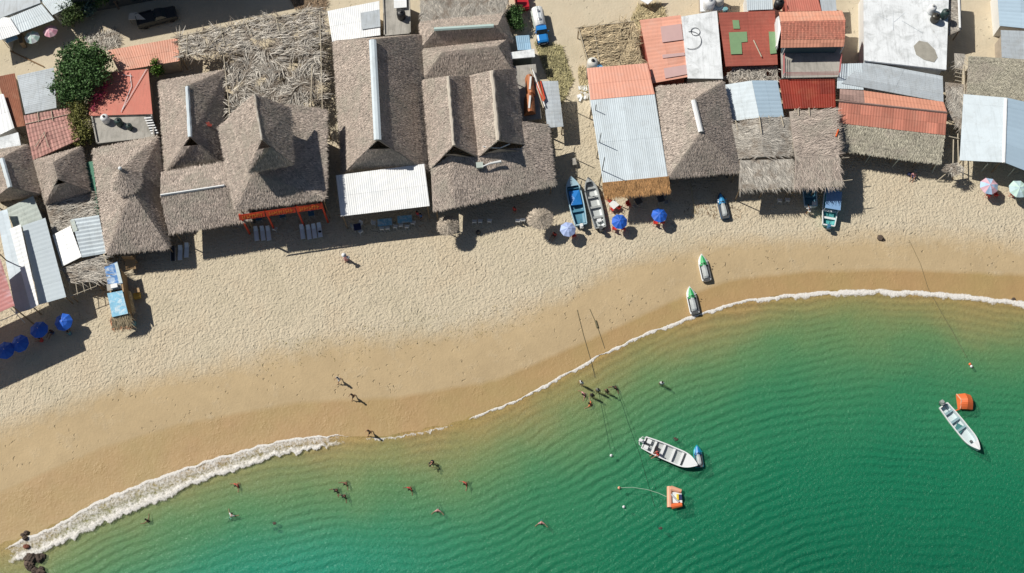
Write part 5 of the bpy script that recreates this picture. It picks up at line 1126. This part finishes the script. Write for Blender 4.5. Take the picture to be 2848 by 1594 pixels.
r = skiff('skiff', 'long narrow pale skiff afloat at the right, tied to the orange float', L_, 1.45, GEL, M('pale_inside', (.60, .70, .72), .5, .06), GEL, (.16, .34, .52), deck=.16, m_bench=M('teal_shade', (.28, .42, .46), .5, .1), motor=M('grey_motor', (.35, .37, .36), .5, .1))
MB().slab([(-.5, .2, .5), (.45, .5, .52), (.5, -.3, .5), (-.1, -.6, .5)], .1).build('net', M('teal_net', (.06, .22, .22), .9, .2), r)
MB().tube((.05, L_ * .28, .5), (.0, L_ * .32, .6), .15).tube((.1, L_ * .35, .5), (.1, L_ * .37, .6), .12).build('deck_gear', DGREY, r)
orient(r, S_, B_, z=zb); r.location.y -= .25
def flt(name, label, cat, px, py, z): return empty(name, label, cat, P(px, py, z))
r = flt('orange_float', 'orange inflatable canopy float tied beside the long pale skiff', 'inflatable', 2680, 1120, WATER); p0 = P(2680, 1118, WATER + .3)
rg = []
for k in range(9):
    u = k / 8; rg.append([(p0[0] - .85 + .25 * math.sin(u * math.pi), p0[1] + 1.1 - 2.1 * u, WATER + .15 + .85 * math.sin(math.pi * (u * .8 + .1))), (p0[0] + .25, p0[1] + 1.2 - 2.25 * u, WATER + .25 + 1.05 * math.sin(math.pi * (u * .8 + .1))), (p0[0] + 1.1, p0[1] + 1.0 - 2.1 * u, WATER + .1 + .75 * math.sin(math.pi * (u * .8 + .1))), (p0[0] + 1.1, p0[1] + 1.0 - 2.1 * u, WATER - .05), (p0[0] - .85, p0[1] + 1.1 - 2.1 * u, WATER - .05)])
MB().loft(rg).build('canopy', ORT, r)
MB().path([(p0[0] - .9, p0[1] + 1.1, WATER + .5), (p0[0] - .55, p0[1] + .1, WATER + 1.05), (p0[0] - .65, p0[1] - 1.0, WATER + .5)], .09).build('pale_tube', PEACH, r)
MB().path([(p0[0] - .6, p0[1] - 1.0, WATER + .3), (p0[0] - 1.4, p0[1] - 1.3, WATER + .45)], .1).build('strap', ORT, r)
r.scale = (.8, .8, .8)
# two-wing towable
r = flt('towable_float', 'peach and orange winged inflatable with a blue and yellow seat, below the grey white skiff', 'inflatable', 1880, 1385, WATER)
c = P(1878, 1384, WATER + .25)
MB().tube(c + (-.75, 1.55, 0), c + (-.85, -1.35, 0), .38, .38, 10).build('front_tube', PEACH, r)
MB().tube(c + (-.6, 1.3, .05), c + (.85, .85, .15), .42, .30, 10).build('side_tube', PEACH, r); MB().tube(c + (-.6, -1.25, .05), c + (.85, -1.0, .15), .42, .30, 10).build('side_tube', ORT, r)
MB().box(c + (.25, 0, .0), (1.3, 1.5, .25)).build('seat', GEL, r)
MB().box(c + (.28, .05, .22), (.28, .8, .2)).build('yellow_stripe', M('bright_yellow', (.85, .6, .05), .5, .05), r); MB().box(c + (.68, .05, .2), (.4, .7, .2)).build('blue_pad', NAVY, r); MB().tube(c + (-.6, .45, .2), c + (.4, -.65, .25), .13).build('grey_strap', GREYM, r)
MB().tube(c + (.0, 1.1, .25), c + (.75, .75, .3), .13).build('orange_wing', ORT, r)

r.scale = (.78, .78, .78)
def jetski(label, m_body, m_top, m_seat, L=3.3, group='personal watercraft'):
    r = empty('watercraft', label, 'personal watercraft', group=group); n = 16; rg = []; dk = []
    for k in range(n + 1):
        t = k / n; y = -L / 2 + L * t; hw = .58 * (1 if t < .5 else math.cos(math.pi / 2 * ((t - .5) / .5) ** 1.7) * .94 + .06) * (1 if t > .06 else .92); hz = .5 + .12 * max(0, t - .5)
        kb = .05 + .3 * max(0, t - .75) ** 2 * 6
        rg.append([(-hw, y, hz), (-hw * .85, y, kb + .12), (0, y, kb), (hw * .85, y, kb + .12), (hw, y, hz), (hw * .86, y, hz + .07), (hw * .55, y, hz + (.05 if t < .62 else .16)), (-hw * .55, y, hz + (.05 if t < .62 else .16)), (-hw * .86, y, hz + .07)])
    MB().loft(rg).build('hull', m_body, r, False)
    hd = []
    for t in np.linspace(.55, .93, 8):
        y = -L / 2 + L * t; hw = .40 * (1 - ((t - .55) / .42) ** 2.2 * .8); hd.append([(-hw, y, .62), (-hw * .7, y, .84 - (t - .55) * .35), (0, y, .95 - (t - .55) * .5), (hw * .7, y, .84 - (t - .55) * .35), (hw, y, .62)])
    MB().loft(hd).build('hood', m_top, r)
    st_ = []
    for t, wv, hz in ((.08, .2, .66), (.14, .25, .80), (.3, .24, .84), (.45, .22, .80), (.56, .16, .86)):
        y = -L / 2 + L * t; st_.append([(-wv - .05, y, .5), (-wv, y, hz), (0, y, hz + .05), (wv, y, hz), (wv + .05, y, .5)])
    MB().loft(st_).build('seat', m_seat, r)
    for x in (-.42, .42): MB().box((x, -L * .14, .575), (.16, L * .6, .04)).build('footwell', DGREY, r)
    MB().box((0, -L / 2 + .12, .58), (.8, .3, .06)).build('stern_pad', DGREY, r)
    MB().tube((-.38, L * .10, 1.02), (.38, L * .10, 1.02), .035).tube((0, L * .14, .85), (0, L * .10, 1.02), .06).build('handlebar', BLACK, r)
    for x in (-.5, .5): MB().box((x, L * .17, .95), (.12, .06, .1)).build('mirror', m_body, r)
    return r
j0 = jetski('white and green watercraft on the damp sand, the upper one', GEL, GREENP, GELG); orient(j0, (1963, 779), (1950, 716))
j1 = copy_tree(j0); j1['label'] = 'white and green watercraft on the wet sand, the lower one near the waterline'; orient(j1, (1930, 869), (1917, 807))
j2 = jetski('dark blue watercraft at the shade edge on the sand', M('dark_blue_body', (.03, .08, .16), .35, .06), M('blue_hood', (.04, .30, .62), .3, .05), GELG); orient(j2, (2015, 607), (2001, 547))
j3 = jetski('turquoise and blue watercraft afloat against the bow of the grey white skiff', M('teal_body', (.02, .36, .46), .35, .05), M('blue_hood2', (.02, .22, .55), .35, .05), GELG, L=2.9); orient(j3, (1943, 1292), (1937, 1250), z=WATER - .15); j3.scale = (.85, .85, .85)

# ---------------------------------------------------------------- vehicles (nose to -Y)
def wheel(parent, x, y, r_=.42, w_=.28):
    t = MB(); an = np.linspace(0, 2 * math.pi, 17)[:-1]
    t.loft([[(x + s * w_ / 2, y + rr * math.cos(a), r_ + rr * math.sin(a)) for a in an] for s, rr in ((-1, r_ * .9), (-.7, r_), (.7, r_), (1, r_ * .9))]).build('wheel', BLACK, parent)
r = empty('tanker_truck', 'water tanker truck with a white tank and a blue cab on the sandy road', 'truck')
rg = []
for y, s in ((3.55, .75), (3.45, 1.0), (-.35, 1.0), (-.45, .75)): rg.append([(math.cos(a) * 1.02 * s, y, 1.75 + math.sin(a) * .78 * s) for a in np.linspace(0, 2 * math.pi, 19)[:-1]])
MB().loft(rg).build('tank', WHITE, r, True)
MB().box((0, 1.6, 2.54), (.3, 3.6, .06)).box((0.42, 1.6, 2.48), (.06, 3.6, .06)).box((-.42, 1.6, 2.48), (.06, 3.6, .06)).build('catwalk', GREYM, r)
for y in (2.4, .6): MB().lathe([(.3, 0), (.3, .12), (.2, .15)], (0, y, 2.55), 12).build('hatch', CHROME, r)
for x in (-1.08, 1.08): MB().box((x, 1.5, 1.25), (.22, 3.8, .1)).build('side_rail', PALEGREEN, r)
MB().box((0, 0, .85), (.9, 7.6, .22)).build('chassis', DGREY, r)
MB().loft([[(-.98, y, z0), (.98, y, z0), (.94 * s, y, z1), (-.94 * s, y, z1)] for y, z0, z1, s in ((-.62, .8, 2.25, .95), (-1.05, .8, 2.32, 1.0), (-1.5, .8, 2.3, .98))]).build('cab', BLUEP, r)
MB().add([(-.93, -1.51, 2.25), (.93, -1.51, 2.25), (.97, -2.05, 1.62), (-.97, -2.05, 1.62), (-.93, -1.51, 1.5), (.93, -1.51, 1.5)], [(0, 3, 2, 1), (0, 4, 3), (1, 2, 5), (3, 4, 5, 2), (0, 1, 5, 4)]).build('windshield', GLASS, r)
MB().loft([[(-.98, y, .75), (.98, y, .75), (.98, y, z1 - .12), (.7, y, z1), (-.7, y, z1), (-.98, y, z1 - .12)] for y, z1 in ((-2.06, 1.6), (-3.2, 1.48), (-3.5, 1.3))]).build('hood', BLUEP, r)
MB().box((0, -3.6, .72), (2.1, .16, .28)).build('bumper', NAVY, r)
for x in (-.72, .72): MB().lathe([(.16, 0), (.16, .05)], (x, -3.52, 1.0), 10).build('headlight', CHROME, r)
for x in (-1.2, 1.2): MB().box((x, -1.7, 1.8), (.3, .08, .3)).build('mirror', BLUEP, r)
for y in (-2.7, 2.6, 1.5):
    for x in (-.95, .95): wheel(r, x, y, .48)
a, b = P(1512, 112, 1.3), P(1493, 16, 1.7); d = b - a; m_ = (a + b) / 2; r.location = (m_[0], m_[1], 0); r.rotation_euler = (0, 0, math.atan2(-d[0], d[1])); r.scale = [np.linalg.norm(d[:2]) / 7.1] * 3
def car(name, label, cat, m, L=4.4, W=1.75, pick=False):
    r = empty(name, label, cat); h = L / 2
    pr = [(-h, .45, .72), (-h + .15, .3, .95), (-h + 1.3, .28, 1.05), (h - .2, .28, 1.02), (h, .4, .8)]
    MB().loft([[(-W / 2 * .96, y, z0), (W / 2 * .96, y, z0), (W / 2, y, (z0 + z1) / 2), (W / 2 * .92, y, z1), (-W / 2 * .92, y, z1), (-W / 2, y, (z0 + z1) / 2)] for y, z0, z1 in pr]).build('body', m, r)
    y0, y1 = (-h + 1.2, .3) if pick else (-h + 1.3, h - .5)
    MB().loft([[(-W * .44, y, 1.0), (W * .44, y, 1.0), (W * .37 * s, y, z), (-W * .37 * s, y, z)] for y, z, s in ((y0, 1.05, 1.1), (y0 + .6, 1.5, 1), (y1 - .3, 1.5, 1), (y1, 1.05, 1.1))]).build('cabin_glass', GLASS, r)
    MB().box((0, (y0 + y1) / 2 + .15, 1.52), (W * .74, y1 - y0 - .95, .05)).build('roof', m, r)
    if pick:
        b = MB()
        for x in (-W / 2 + .06, W / 2 - .06): b.box((x, (.35 + h) / 2, 1.15), (.07, h - .4, .28))
        b.box((0, h - .05, 1.12), (W - .1, .07, .26)).build('cargo_bed_sides', m, r)
    for y in (-h + .8, h - .85):
        for x in (-W / 2 + .08, W / 2 - .08): wheel(r, x, y, .34, .2)
    for x in (-.55, .55): MB().box((x, -h - .01, .68), (.3, .04, .14)).build('headlight', CHROME, r)
    return r
r = car('pickup_truck', 'dark pickup parked in deep shade along the tall dark building', 'pickup', M('dark_car_paint', (.03, .035, .04), .5, .05), 5.0, 1.8, True); orient(r, (402, 66), (478, 46)); r.rotation_euler.z += math.pi
r = car('pickup_truck', 'small red truck cut by the top edge beside the dark green bush', 'truck', M('red_car_paint', (.45, .02, .03), .3, .05), 4.6, 1.7, True); orient(r, (1456, 46), (1438, -58)); r.rotation_euler.z += math.pi; r.location.z = 0
r = empty('hand_cart', 'pale triangular sheet on a cart beside the dark pickup', 'cart', P(378, 48, 0))
MB().slab([P(359,37,1.3), P(380,34,1.3), P(405,54,1.2), P(357,55,1.2)], .05).build('sheet', M('cream_sheet', (.66, .60, .50), .7, .06), r); posts(r, [(362,40,1.25),(398,52,1.2),(360,53,1.2)], r=.04, inset=.0)
tag(MB().box(P(62, 112, .8), (.5, 1.6, 1.2), rz=.3).build('wooden_stand', WOOD), 'brown wooden stand between the blue tarp and the white parasol', 'stand')
tag(MB().tube(G(30, 143) + (0, 0, .1), G(123, 187) + (0, 0, .12), .09, .07).build('long_pole', M('brown_pole', (.22,.13,.06), .8,.2)), 'long brown pole lying on the sand at the left', 'pole')
tag(MB().slab([P(1755 + 0, -14, 1.4), P(1838, -20, 1.4), P(1802, 12, 1.4)], .08).build('awning_corner', WHITE), 'pale corner of an awning at the top edge above the salmon roof', 'awning')
MB_ = empty('corner_awning_posts', 'dark post under the pale awning corner at the top edge', 'post', P(1800, 6, 0)); MB().tube(P(1800, 25, 0), P(1800, 5, 1.35), .05).build('post', WOOD, MB_)

# posts with strung wires in the alley
al = [(1660,440,6.6,'tall thin post at the left edge of the long white roof, upper'), (1667,516,7.6,'tall thin post at the left edge of the long white roof, beside the grey skiff'), (1594,440,3.0,'thin post in the alley, upper of the three left posts'), (1604,492,4.6,'thin post in the alley above the blue skiff'), (1612,536,3.2,'thin post between the blue and the grey skiffs'), (1652,352,5.6,'thin post beside the orange store corner'), (1602,312,2.6,'thin leaning post left of the orange store roof')]
for x, y, hh, lb in al:
    p = G(x, y); o = MB().tube(p - (0, 0, .3), p + (random.uniform(-.12, .12), random.uniform(-.1, .1), hh), .07, .05).build('thin_post', M('grey_post', (.20, .19, .17), .9, .2)); tag(o, lb, 'post', 'thin posts in the alley')
r = empty('white_debris', 'heap of white debris and sacks beside the long white roof', 'debris', G(1622, 268))
for k in range(9): MB().box(G(1618 + random.uniform(-8, 14), 262 + random.uniform(-16, 18)) + (0, 0, .15), (random.uniform(.3, .9), random.uniform(.2, .6), random.uniform(.05, .3)), rz=random.uniform(0, 3)).build('sack' if k % 2 else 'board', CONCW if k % 3 else FROND, r)
tag(MB().box(G(1596,455) + (0, 0, .3), (.5, .9, .6), rz=.2).build('rubble', CONC), 'pale rubble lump at the foot of the alley posts', 'rubble')
for k, (x0, y0, x1, y1) in enumerate(((1571,310,1560,345), (1543,448,1540,470), (1534,385,1532,412))):
    tag(MB().tube(P(x0, y0, 1.6), P(x1, y1, .2), .06).build('leaning_pole', WOODL), ['pale pole leaning in the shaded alley, upper right', 'pale pole beside the right eave of the twin ridge hut, lower', 'short pale pole beside the right eave of the twin ridge hut, upper'][k], 'pole')

# ---------------------------------------------------------------- rocks, buoys, ropes
def rock(label, px, py, s, n=1, z=None, m=ROCK, group=None):
    c = G(px, py) if z is None else P(px, py, z); mb = MB()
    for k in range(n):
        o = np.r_[rng.normal(0, s * .6, 2), rng.uniform(-.1, .1)] * (n > 1); b = MB().ball((0, 0, 0), s * rng.uniform(.5, 1.), 9, 6, (1, .8, .6))
        V = np.array(b.v) * (1 + rng.normal(0, .12, (len(b.v), 1))); mb.add(V + c + o, b.f, rng.normal(0, .2))
    return tag(mb.build('rock', m), label, 'rock', group)
rock('brown rock lump on the damp sand below the right hand huts', 2452, 663, .45, 3)
rock('reddish boulder at the bottom left corner in the foam', 73, 1520, .5, 1, z=-.2, m=M('red_rock', (.22, .08, .05), .9, .3))
rock('dark boulders awash at the bottom left corner', 88, 1560, .7, 9, z=-.35)
rock('brown boulder behind the reddish boulder, bottom left', 70, 1490, .4, 3, z=-.2)
rock('dark cluster of rocks at the bottom edge left', 112, 1588, .5, 6, z=-.35)
rock('dark rock awash in the lower left green water', 765, 1468, .5, 2, z=-.45)
rock('small dark rock just above the grey white skiff', 1877, 1227, .3, 2, z=-.45)
rock('small dark rock below the peach inflatable', 1834, 1467, .25, 2, z=-.45)
rock('tiny dark rock pair on the damp sand at the right edge', 2822, 725, .18, 2)
rock('dark lump on the damp sand near the right waterline', 2818, 832, .2, 2)
for x, y, m_, lb in ((1700,1267,WPL,'white ball buoy left of the grey white skiff'), (1722,1357,PEACH,'peach ball buoy on the curved tow line'), (1735,1410,WPL,'white ball buoy below the curved tow line'), (2698,1013,ORT,'orange buoy above the orange float'), (2702,1019,WPL,'white buoy touching the orange buoy at the right')):
    r = empty('buoy', lb, 'buoy', P(x, y, WATER), 'small ball buoys'); c = P(x, y, WATER + .1); MB().ball(c, .17, 12, 8).build('ball', m_, r, True); MB().tube(c, c + (0, 0, .24), .03).build('eyelet', DGREY, r)
def rope(label, pts, r_=.03, m=ROPE, z=.04):
    q = []
    for (a, b) in zip(pts[:-1], pts[1:]):
        for k in range(6):
            t = k / 6; x, y = a[0] * (1 - t) + b[0] * t, a[1] * (1 - t) + b[1] * t; p = G(x, y); p = p if p[2] > WATER else P(x, y, WATER); q.append(p + (0, 0, z))
    return tag(MB().path(q, r_, 5).build('mooring_rope', m), label, 'rope')
rope('thin rope running down the beach into the water, left of the pair', [(1605,862),(1622,930),(1645,1010),(1656,1058)])
rope('thin rope running down the beach into the water, right of the pair', [(1640,860),(1660,905),(1686,982)])
tag(MB().tube(G(1656, 892) + (0, 0, .05), G(1662, 912) + (0, 0, .05), .13).build('rope_knot', ROPE), 'dark knot of weed on the right rope', 'knot')
rope('dark sunken rope leading from the waders toward the grey white skiff', [(1711,1072),(1732,1130),(1752,1190),(1778,1260),(1830,1440)], .028, M('sunken_rope', (.01, .06, .03), .9), z=.0)
rope('faint sunken rope leading to the white ball buoy', [(1665,1090),(1685,1190),(1700,1262)], .025, M('sunken_rope', (.01, .06, .03)), z=.0)
rope('pale tow line curving from the peach buoy to the winged inflatable', [(1722,1357),(1760,1356),(1800,1362),(1832,1372),(1858,1384)], .035, ROPEW)
rope('thin dark rope across the sand and foam at the right', [(2528,668),(2560,735),(2580,800),(2612,860),(2650,925),(2695,1008)], .02)
rope('faint rope drag line at the top of the beach below the right hut', [(1920,510),(1928,560),(1935,600)], .05, STRAW)
# ================================================================ people
def skin_mesh(name, verts, edges, radii, mat, parent, root=0, sub=1):
    me = bpy.data.meshes.new(name); me.from_pydata([tuple(map(float, v)) for v in verts], edges, []); me.materials.append(mat)
    o = bpy.data.objects.new(name, me); COL.objects.link(o)
    sk = o.modifiers.new('skin', 'SKIN'); sk.use_smooth_shade = True
    for i, r_ in enumerate(radii):
        q = me.skin_vertices[0].data[i]; rr = r_ if isinstance(r_, tuple) else (r_, r_); q.radius = rr; q.use_root = (i == root)
    o.modifiers.new('sub', 'SUBSURF').levels = sub; o.modifiers['sub'].render_levels = sub
    if parent: o.parent = parent
    return o
POSES = {   # joint positions, metres, facing +Y
 'stand': dict(hip=(0,0,.92), chest=(0,.02,1.30), neck=(0,.02,1.47), head=(0,.05,1.62), kl=(-.11,.05,.50), fl=(-.12,.0,.07), kr=(.11,.03,.50), fr=(.12,.02,.07), el=(-.27,-.02,1.13), hl=(-.27,.10,.90), er=(.27,-.02,1.13), hr=(.27,.10,.90)),
 'walk':  dict(hip=(0,0,.91), chest=(0,.04,1.29), neck=(0,.06,1.46), head=(0,.10,1.61), kl=(-.10,.22,.52), fl=(-.10,.30,.08), kr=(.10,-.08,.50), fr=(.10,-.36,.12), el=(-.27,-.14,1.13), hl=(-.26,-.08,.88), er=(.27,.12,1.12), hr=(.24,.32,.95)),
 'stoop': dict(hip=(0,-.12,.88), chest=(0,.22,1.12), neck=(0,.36,1.20), head=(0,.48,1.26), kl=(-.15,.02,.48), fl=(-.17,-.06,.07), kr=(.15,.04,.48), fr=(.17,-.02,.07), el=(-.30,.30,.88), hl=(-.22,.42,.66), er=(.30,.30,.88), hr=(.22,.44,.66)),
 'float': dict(hip=(0,-.15,.62), chest=(0,.12,.86), neck=(0,.22,.98), head=(0,.28,1.10), kl=(-.14,-.35,.40), fl=(-.16,-.7,.25), kr=(.14,-.30,.36), fr=(.16,-.6,.15), el=(-.42,.26,.84), hl=(-.58,.45,.84), er=(.42,.26,.84), hr=(.58,.42,.84)),
 'sit':   dict(hip=(0,0,.16), chest=(0,.0,.52), neck=(0,.04,.68), head=(0,.08,.84), kl=(-.18,.42,.42), fl=(-.15,.72,.07), kr=(.18,.40,.40), fr=(.17,.74,.07), el=(-.28,.12,.42), hl=(-.2,.36,.46), er=(.28,.12,.42), hr=(.2,.36,.46)),
}
def person(label, pose, top=None, bottom=None, skin=SKIN_A, hair=HAIR, hat=None, group=None, robe=False):
    J = {k: np.array(v) for k, v in POSES[pose].items()}; r = empty('person', label, 'person', group=group)
    V = []; E = []; Rd = []
    def add(p, rad, par=None):
        V.append(np.array(p, float)); Rd.append(rad); i = len(V) - 1
        if par is not None: E.append((par, i))
        return i
    hip = add(J['hip'], (.15, .11)); waist = add(J['hip'] * .55 + J['chest'] * .45, (.13, .10), hip); ch = add(J['chest'], (.16, .115), waist); nk = add(J['neck'], .055, ch)
    hd_dir = unit(J['head'] - J['neck']); h1 = add(J['neck'] + hd_dir * .07, .065, nk); h2 = add(J['head'], (.085, .10), h1); h3 = add(J['head'] + hd_dir * .09, .07, h2)
    for s, k, f in ((-1, 'kl', 'fl'), (1, 'kr', 'fr')):
        th = add(J['hip'] + (s * .10, 0, -.06), .095, hip); kn = add(J[k], .058, th); ca = add(J[k] * .6 + J[f] * .4, .055, kn); an = add(J[f], .036, ca)
        fd = np.array((0, 1., 0)) if pose != 'float' else np.array((0, -.8, -.5)); b = add(J[f] + fd * .10 + (0, 0, -.035), (.042, .025), an); add(J[f] + fd * .19 + (0, 0, -.045), (.038, .018), b)
    for s, e, h in ((-1, 'el', 'hl'), (1, 'er', 'hr')):
        sh = add(J['chest'] + (s * .17, 0, .10), .055, ch); el = add(J[e], .04, sh); wr = add(J[h], .027, el)
        d = unit(J[h] - J[e]); sd_ = unit(np.cross(d, (0, .3, 1.))); pm = add(J[h] + d * .05, (.034, .018), wr)
        for q, l in ((-.03, .060), (-.010, .075), (.010, .070), (.03, .055)):
            a = add(J[h] + d * .085 + sd_ * q, .0095, pm); b = add(J[h] + d * (.085 + l * .5) + sd_ * q * 1.15, .009, a); add(J[h] + d * (.085 + l * .85) + sd_ * q * 1.2 + (0, 0, -.02), .0075, b)
        t1_ = add(J[h] + d * .03 + sd_ * .045 * s, .011, pm); add(J[h] + d * .07 + sd_ * .065 * s, .009, t1_)
    skin_mesh('body', V, E, Rd, skin, r)
    fwd = unit(np.array((0, 1., 0)) - hd_dir * hd_dir[1]); side = np.array((1., 0, 0)); hc = J['head'] + hd_dir * .02
    MB().ball(hc + fwd * .105 - hd_dir * .01, .018, 6, 4).build('nose', skin, r); 
    for s in (-1, 1):
        MB().ball(hc + fwd * .088 + side * s * .034 + hd_dir * .012, .013, 6, 4).build('eye', BLACK, r); MB().ball(hc + side * s * .094, .026, 6, 4, (.5, 1, 1)).build('ear', skin, r)
    MB().box(hc + fwd * .092 - hd_dir * .048, (.045, .012, .01)).build('mouth', M('lips', (.3, .08, .07), .6), r)
    MB().ball(hc + hd_dir * .042 - fwd * .022, .112, 12, 8, (.95, 1.02, .95)).build('hair', hair, r, True)
    if hat:
        ht = MB().lathe([(.27, .0), (.28, .015), (.13, .035), (.12, .13), (.05, .15)], hc + hd_dir * .07, 16); ht.build('hat', hat, r, True)
    def cloth(name, pts, m):
        rg = []
        for (c, wx, wy) in pts:
            c = np.array(c); rg.append([c + (wx * math.cos(a), wy * math.sin(a), 0) for a in np.linspace(0, 2 * math.pi, 13)[:-1]])
        MB().loft(rg, cap=False).build(name, m, r, True)
    if top:
        cloth('shirt', [(J['chest'] + (0, 0, .15), .10, .075), (J['chest'] + (0, 0, .11), .20, .12), (J['chest'], .195, .14), (J['hip'] * .5 + J['chest'] * .5, .165, .125), (J['hip'] + (0, 0, .02), .175, .14)], top)
        for s, e in ((-1, 'el'), (1, 'er')):
            a = J['chest'] + (s * .16, 0, .10); MB().tube(a, a * .4 + J[e] * .6, .075, .062, 10).build('sleeve', top, r)
    if bottom:
        cloth('shorts', [(J['hip'] + (0, 0, .08), .165, .13), (J['hip'] + (0, 0, -.03), .19, .145), (J['hip'] + (0, 0, -.10), .19, .14)], bottom)
        for s, k in ((-1, 'kl'), (1, 'kr')):
            a = J['hip'] + (s * .10, 0, -.07); MB().tube(a, a * .45 + J[k] * .55, .115, .10, 10).build('trouser_leg', bottom, r)
    if robe: cloth('long_skirt', [(J['hip'] + (0, 0, .05), .18, .14), (J['hip'] * .5 + (0, .02, .1), .24, .22), ((0, .0, .12), .28, .26)], bottom)
    return r
pz = .9
PEOPLE = [
 # px, py of the feet, heading, pose, kw, label
 (963, 722, 2.6, 'walk', dict(top=C_PINK, bottom=C_PINK, hat=C_WHITE, robe=True), 'person in a pink outfit and pale hat carrying a white bundle at the shade edge', None),
 (945, 1060, 2.4, 'walk', dict(top=C_WHITE, bottom=C_WHITE), 'person in white walking on the damp beach, uppermost of the walkers', None),
 (984, 1106, 2.4, 'walk', dict(bottom=C_BLACK, skin=SKIN_B), 'person with bare back walking on the wet beach below the one in white', None),
 (1030, 1206, 2.2, 'walk', dict(top=None, bottom=C_BLACK, skin=SKIN_A), 'person at the water edge, at the right end of the broad foam', None),
 (1203, 1290, 2.8, 'stoop', dict(top=C_BLACK, bottom=C_BLACK), 'person in black stooping in the shallow water', None),
 (1616, 1070, 2.5, 'stand', dict(top=C_WHITE, bottom=C_STRAW), 'person in a white shirt wading, nearest the shoreline of the group', 'w'),
 (1626, 1096, 2.0, 'float', dict(top=C_PINK, bottom=None), 'person in faded pink crouching in the water, left of the group', 'f'),
 (1646, 1104, 2.8, 'stand', dict(top=C_BLACK, bottom=C_BLACK), 'person in black wading in the middle of the group', 'w'),
 (1662, 1090, 2.8, 'stand', dict(top=M('cloth_grey', (.2, .22, .22), .8), bottom=C_BLACK), 'person in grey wading right of the middle of the group', 'w'),
 (1687, 1092, 2.6, 'stand', dict(bottom=C_BLACK, skin=SKIN_B), 'person with brown back wading at the right of the group', 'w'),
 (1712, 1076, 2.6, 'float', dict(top=C_BLACK, skin=SKIN_B), 'swimmer in black at the start of the sunken rope', 'f'),
 (1644, 1126, 1.2, 'float', dict(top=C_ORANGE), 'swimmer in orange below the group of waders', 'f'),
 (1839, 1070, 2.9, 'stand', dict(top=C_WHITE, bottom=C_BLACK), 'person in a white shirt wading alone, right of the group', 'w'),
 (661, 1348, 2.4, 'float', dict(top=C_RED), 'swimmer in red beside the broad foam', 'f'),
 (643, 1436, -.5, 'float', dict(top=C_WHITE, bottom=C_BLACK), 'swimmer in a white shirt near the dark rock, lower left', 'f'),
 (963, 1343, 2.5, 'float', dict(bottom=C_BLACK, skin=SKIN_B), 'swimmer of the lower left trio, highest one', 'f'),
 (937, 1362, 2.5, 'float', dict(top=C_BLACK, skin=SKIN_B), 'swimmer in black of the lower left trio, left one', 'f'),
 (959, 1378, 2.5, 'float', dict(top=C_BLACK, skin=SKIN_B), 'swimmer in black of the lower left trio, lowest one', 'f'),
 (1142, 1357, 2.5, 'float', dict(top=C_RED, skin=SKIN_B), 'swimmer in dark red left of the pale red swimmer', 'f'),
 (1297, 1344, 2.2, 'float', dict(top=C_RED), 'swimmer in bright red, right one below the stooping person in black', 'f'),
 (1218, 1418, 3.1, 'float', dict(top=C_PINK, bottom=C_RED), 'swimmer in pink and red with raised arms, bottom middle', 'f'),
 (1506, 1452, 3.1, 'float', dict(top=C_PINK), 'swimmer in faded pink alone at the bottom, left of the buoys', 'f'),
 (413, 1450, 1.0, 'float', dict(bottom=C_BLACK, skin=SKIN_B), 'dark haired swimmer just below the broad foam, lower left', 'f'),
 (2246, 594, .3, 'stoop', dict(top=C_WHITE, bottom=C_STRAW), 'person in pale clothes leaning on the stern of the white rimmed skiff', None),
 (1822, 1298, 2.0, 'sit', dict(top=C_RED, bottom=C_RED), 'person in red seated in the grey white skiff', 'boat'),
 (119, 948, 1.5, 'sit', dict(top=C_RED, bottom=C_RED), 'person in red seated beside the blue parasols in the shade', None),
 (2538, 490, 2.8, 'sit', dict(top=C_PINK, bottom=C_BLUE), 'person in pink seated at the shade edge between bag and bucket', None),
 (196, 930, .5, 'sit', dict(top=M('cloth_teal', (.12, .3, .33), .8), bottom=C_BLUE), 'person in teal seated below the parasol nearest the booth', None),
 (148, 925, 2.5, 'sit', dict(top=C_BLACK, bottom=C_BLUE, skin=SKIN_B), 'person in dark clothes seated between two blue parasols', None),
 (1163, 604, 2.5, 'stand', dict(top=C_RED, bottom=C_BLUE), 'person in red standing behind the right blue table', None),
 (1172, 610, 2.5, 'stand', dict(top=C_BLUE, bottom=C_BLACK), 'person in blue standing right of the blue tables', None),
 (1543, 655, 2.5, 'sit', dict(top=C_RED, bottom=C_BLACK, skin=SKIN_B), 'person in dark red seated in the shade left of the pale blue parasol', None),
 (1431, 592, 2.5, 'stand', dict(top=C_RED, bottom=C_BLACK), 'person in dark red under the front eave of the twin ridge hut', None),
]
for (x, y, hd_, pose, kw, lb, mode) in PEOPLE:
    o = person(lb, pose, **kw)
    p = G(x, y)
    if mode == 'f': p = P(x, y, WATER); p[2] = WATER - .78
    if mode == 'w': p = P(x, y, WATER); p[2] = max(float(gz(p[0], p[1])), WATER - .85)
    if mode == 'boat': p = P(1829, 1263, WATER + .3)
    o.location = tuple(map(float, p)); o.rotation_euler = (0, 0, hd_ + .0)
b = P(968, 716, 1.25); tag(MB().ball(b, .24, 9, 6, (1, .8, .8)).build('bundle', C_WHITE, None, True), 'white bundle carried by the person in the pink outfit', 'bundle')
SC.render.resolution_x = 1024; SC.render.resolution_y = 573
print('objects', len(bpy.data.objects))
